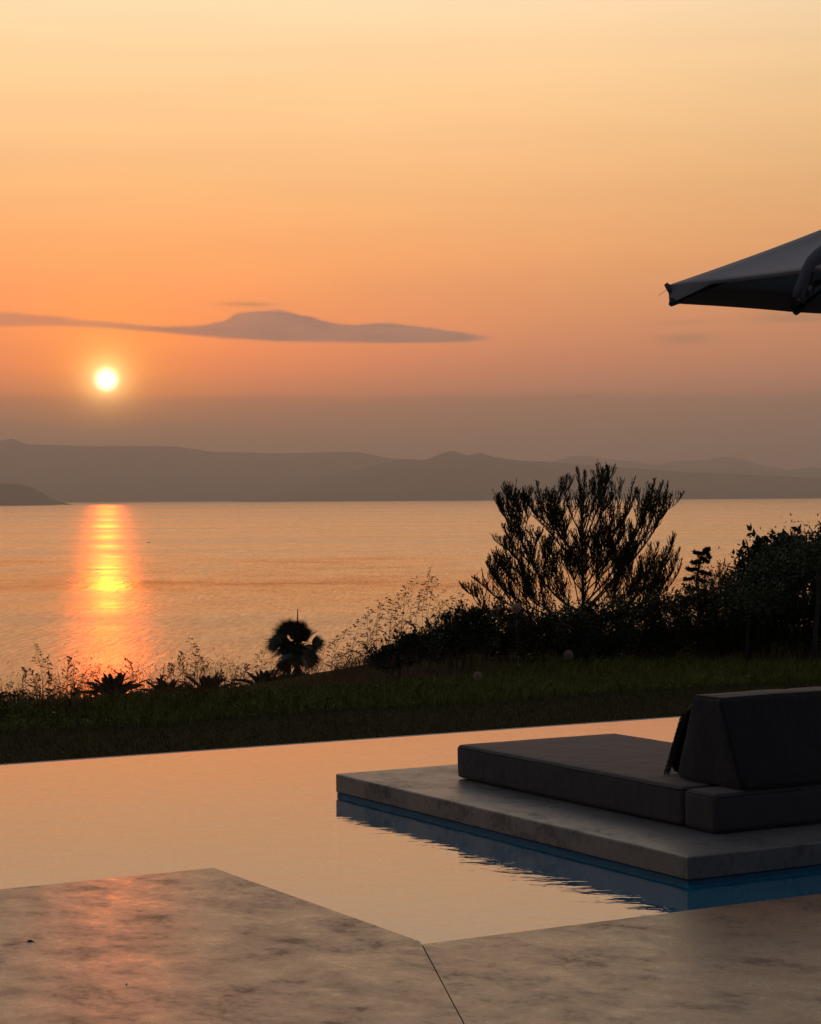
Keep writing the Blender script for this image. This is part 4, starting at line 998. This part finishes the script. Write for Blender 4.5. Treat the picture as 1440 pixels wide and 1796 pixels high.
feather_palm(-22, 1246, 38, 56, 'young palm cut off by the left edge', 15)

# fan palm farther down the slope
def fan_palm():
    random.seed(21)
    Yd = 100; c = at(521, 1132, Yd); base = Vector((c.x, Yd, gxy(c.x, Yd))); t = thing('fan_palm', base, 'tall fan palm with drooping dead leaves rising in front of the sea', 'palm')
    c = c - base; m = MB()
    m.tube([(0, 0, -.2), c * .3 + Vector((.03, 0, 0)), c * .7, c], [.20, .16, .13, .14], 10); m.build('trunk', M['bark'], t, smooth=True)
    S_ = 1.55
    def fan(az_, el_, pet, size, wide, mat=M['palm'], droop=.25, name='fan_leaf'):
        d = Vector((math.cos(az_) * math.cos(el_), math.sin(az_) * math.cos(el_), math.sin(el_)))
        hub = c + d * pet + Vector((0, 0, -droop * pet * .4)); mm = MB(); mm.tube([c, c + d * pet * .6, hub], [.03, .02, .015], 4)
        Q = [[tuple(mm.v[i]) for i in f] for f in mm.f if len(f) == 4]
        side = d.cross(Vector((0, 0, 1))).normalized(); upv = side.cross(d).normalized(); nseg = 26; vs = []
        roll = random.uniform(-1.4, 1.4); side, upv = side * math.cos(roll) + upv * math.sin(roll), upv * math.cos(roll) - side * math.sin(roll)
        for k in range(nseg):
            a = (-1 + 2 * k / (nseg - 1)) * wide; dd = (d * math.cos(a) + side * math.sin(a)).normalized(); ln = size * (1 - .25 * (abs(a) / wide) ** 2) * random.uniform(.88, 1.08)
            pw_ = side * math.cos(a) - d * math.sin(a); wd_ = size * .042
            p0 = hub; p1 = hub + dd * ln * .42 + upv * .03; p2 = hub + dd * ln + Vector((0, 0, -ln * droop))
            Q.append([tuple(p0 - pw_ * .01), tuple(p0 + pw_ * .01), tuple(p1 + pw_ * wd_), tuple(p1 - pw_ * wd_)])
            Q.append([tuple(p1 - pw_ * wd_), tuple(p1 + pw_ * wd_), tuple(p2 + pw_ * .004), tuple(p2 - pw_ * .004)])
        quads(name, np.array(Q), mat, t)
    for k in range(72):
        e = 80 - 135 * (k / 71) ** 1.05 + random.uniform(-8, 8)
        fan(random.uniform(0, 6.28), R(e), .52 * S_ * random.uniform(.2, 1.1), .52 * S_ * random.uniform(.65, 1.25), .95, droop=.04 + .003 * max(0, 30 - e))
    for k in range(6): fan(k * 1.05, R(random.uniform(-84, -74)), .7 * S_, .5 * S_, .4, M['leaf_brown'], .1, 'dead_leaf')
    m = MB(); m.tube([c, c + Vector((.03, 0, .6 * S_)), c + Vector((.04, 0, 1.1 * S_))], [.05, .04, .02], 6); m.build('spear_leaf', M['palm'], t)
fan_palm()

# ------------------------------------------------------------------ small things on the deck and the sea
def twig():
    a = on(14, 1649, Z_DECK + .010); t = thing('twig', a, 'thin dark twig lying on the terrace at the left edge', 'twig')
    pts = [on(px, py, Z_DECK + .0105) - a for px, py in ((14, 1648), (30, 1650), (44, 1651), (53, 1652), (66, 1655), (80, 1657), (90, 1657))]
    m = MB(); m.tube(pts, [.001, .0018, .0016, .003, .0018, .0014, .0008], 5); m.build('stick', M['bark'], t)
    m = MB(); m.tube([pts[3] + Vector((-.012, 0, .002)), pts[3] + Vector((0, 0, .005)), pts[3] + Vector((.012, 0, .002))], [.001, .0035, .001], 6); m.build('bud', M['bark'], t)
twig()
a = on(222, 1728, Z_DECK + .010); vs = [(-.004, 0, 0), (0, -.003, 0), (.004, 0, 0), (0, .003, 0), (0, 0, .006), (-.003, .001, .005)]
m = MB(); m.add(vs, [(0, 1, 4), (1, 2, 4), (2, 3, 4), (3, 0, 4), (3, 2, 1, 0), (0, 4, 5)])
o = m.build('leaf_scrap', M['bark']); o.location = a; tag(o, 'tiny dark dried leaf scrap in the sun glare on the terrace', 'leaf')
def boat():
    p = on(261, 952, SEA_Z); t = thing('small_boat', p, 'tiny dark boat out on the sea right of the sun glitter', 'boat')
    m = MB(); vs = []
    for i in range(9):
        s_ = i / 8; wd = .75 * math.sin(math.pi * min(1, .12 + .88 * s_)) ** .6 if s_ < 1 else 0.02; x = -2.3 + 4.6 * s_; sh = .75 + .3 * (2 * s_ - 1) ** 2
        vs += [(x, -wd, sh), (x, -wd * .6, -.1), (x, wd * .6, -.1), (x, wd, sh)]
    m.add(vs, [(4 * i + k, 4 * i + k + 1, 4 * i + 5 + k, 4 * i + 4 + k) for i in range(8) for k in range(3)] + [(4 * i, 4 * i + 4, 4 * i + 7, 4 * i + 3) for i in range(8)] + [(0, 3, 2, 1)])
    m.build('hull', M['boat'], t); t.scale = (.6, .6, .6); m = MB(); m.prism([(-.9, -.4), (.5, -.4), (.5, .4), (-.9, .4)], .7, 1.7); bevel(m.build('cabin', M['boat'], t), .08)
boat()

# ------------------------------------------------------------------ haze
HZ = 6.6e-5
b = MB(); b.prism([(-45000, -14000), (45000, -14000), (45000, 46000), (-45000, 46000)], SEA_Z - 12, 1150)
m = bpy.data.materials.new('evening haze'); m.use_nodes = True; t = NT(m.node_tree)
pv = t.n('ShaderNodeVolumePrincipled'); pv.inputs['Color'].default_value = (.85, .84, .81, 1); pv.inputs['Density'].default_value = HZ; pv.inputs['Anisotropy'].default_value = .6
t.t.links.new(pv.outputs[0], t.n('ShaderNodeOutputMaterial').inputs['Volume'])
hz = b.build('haze', m); tag(hz, kind='stuff')
bpy.context.view_layer.update()
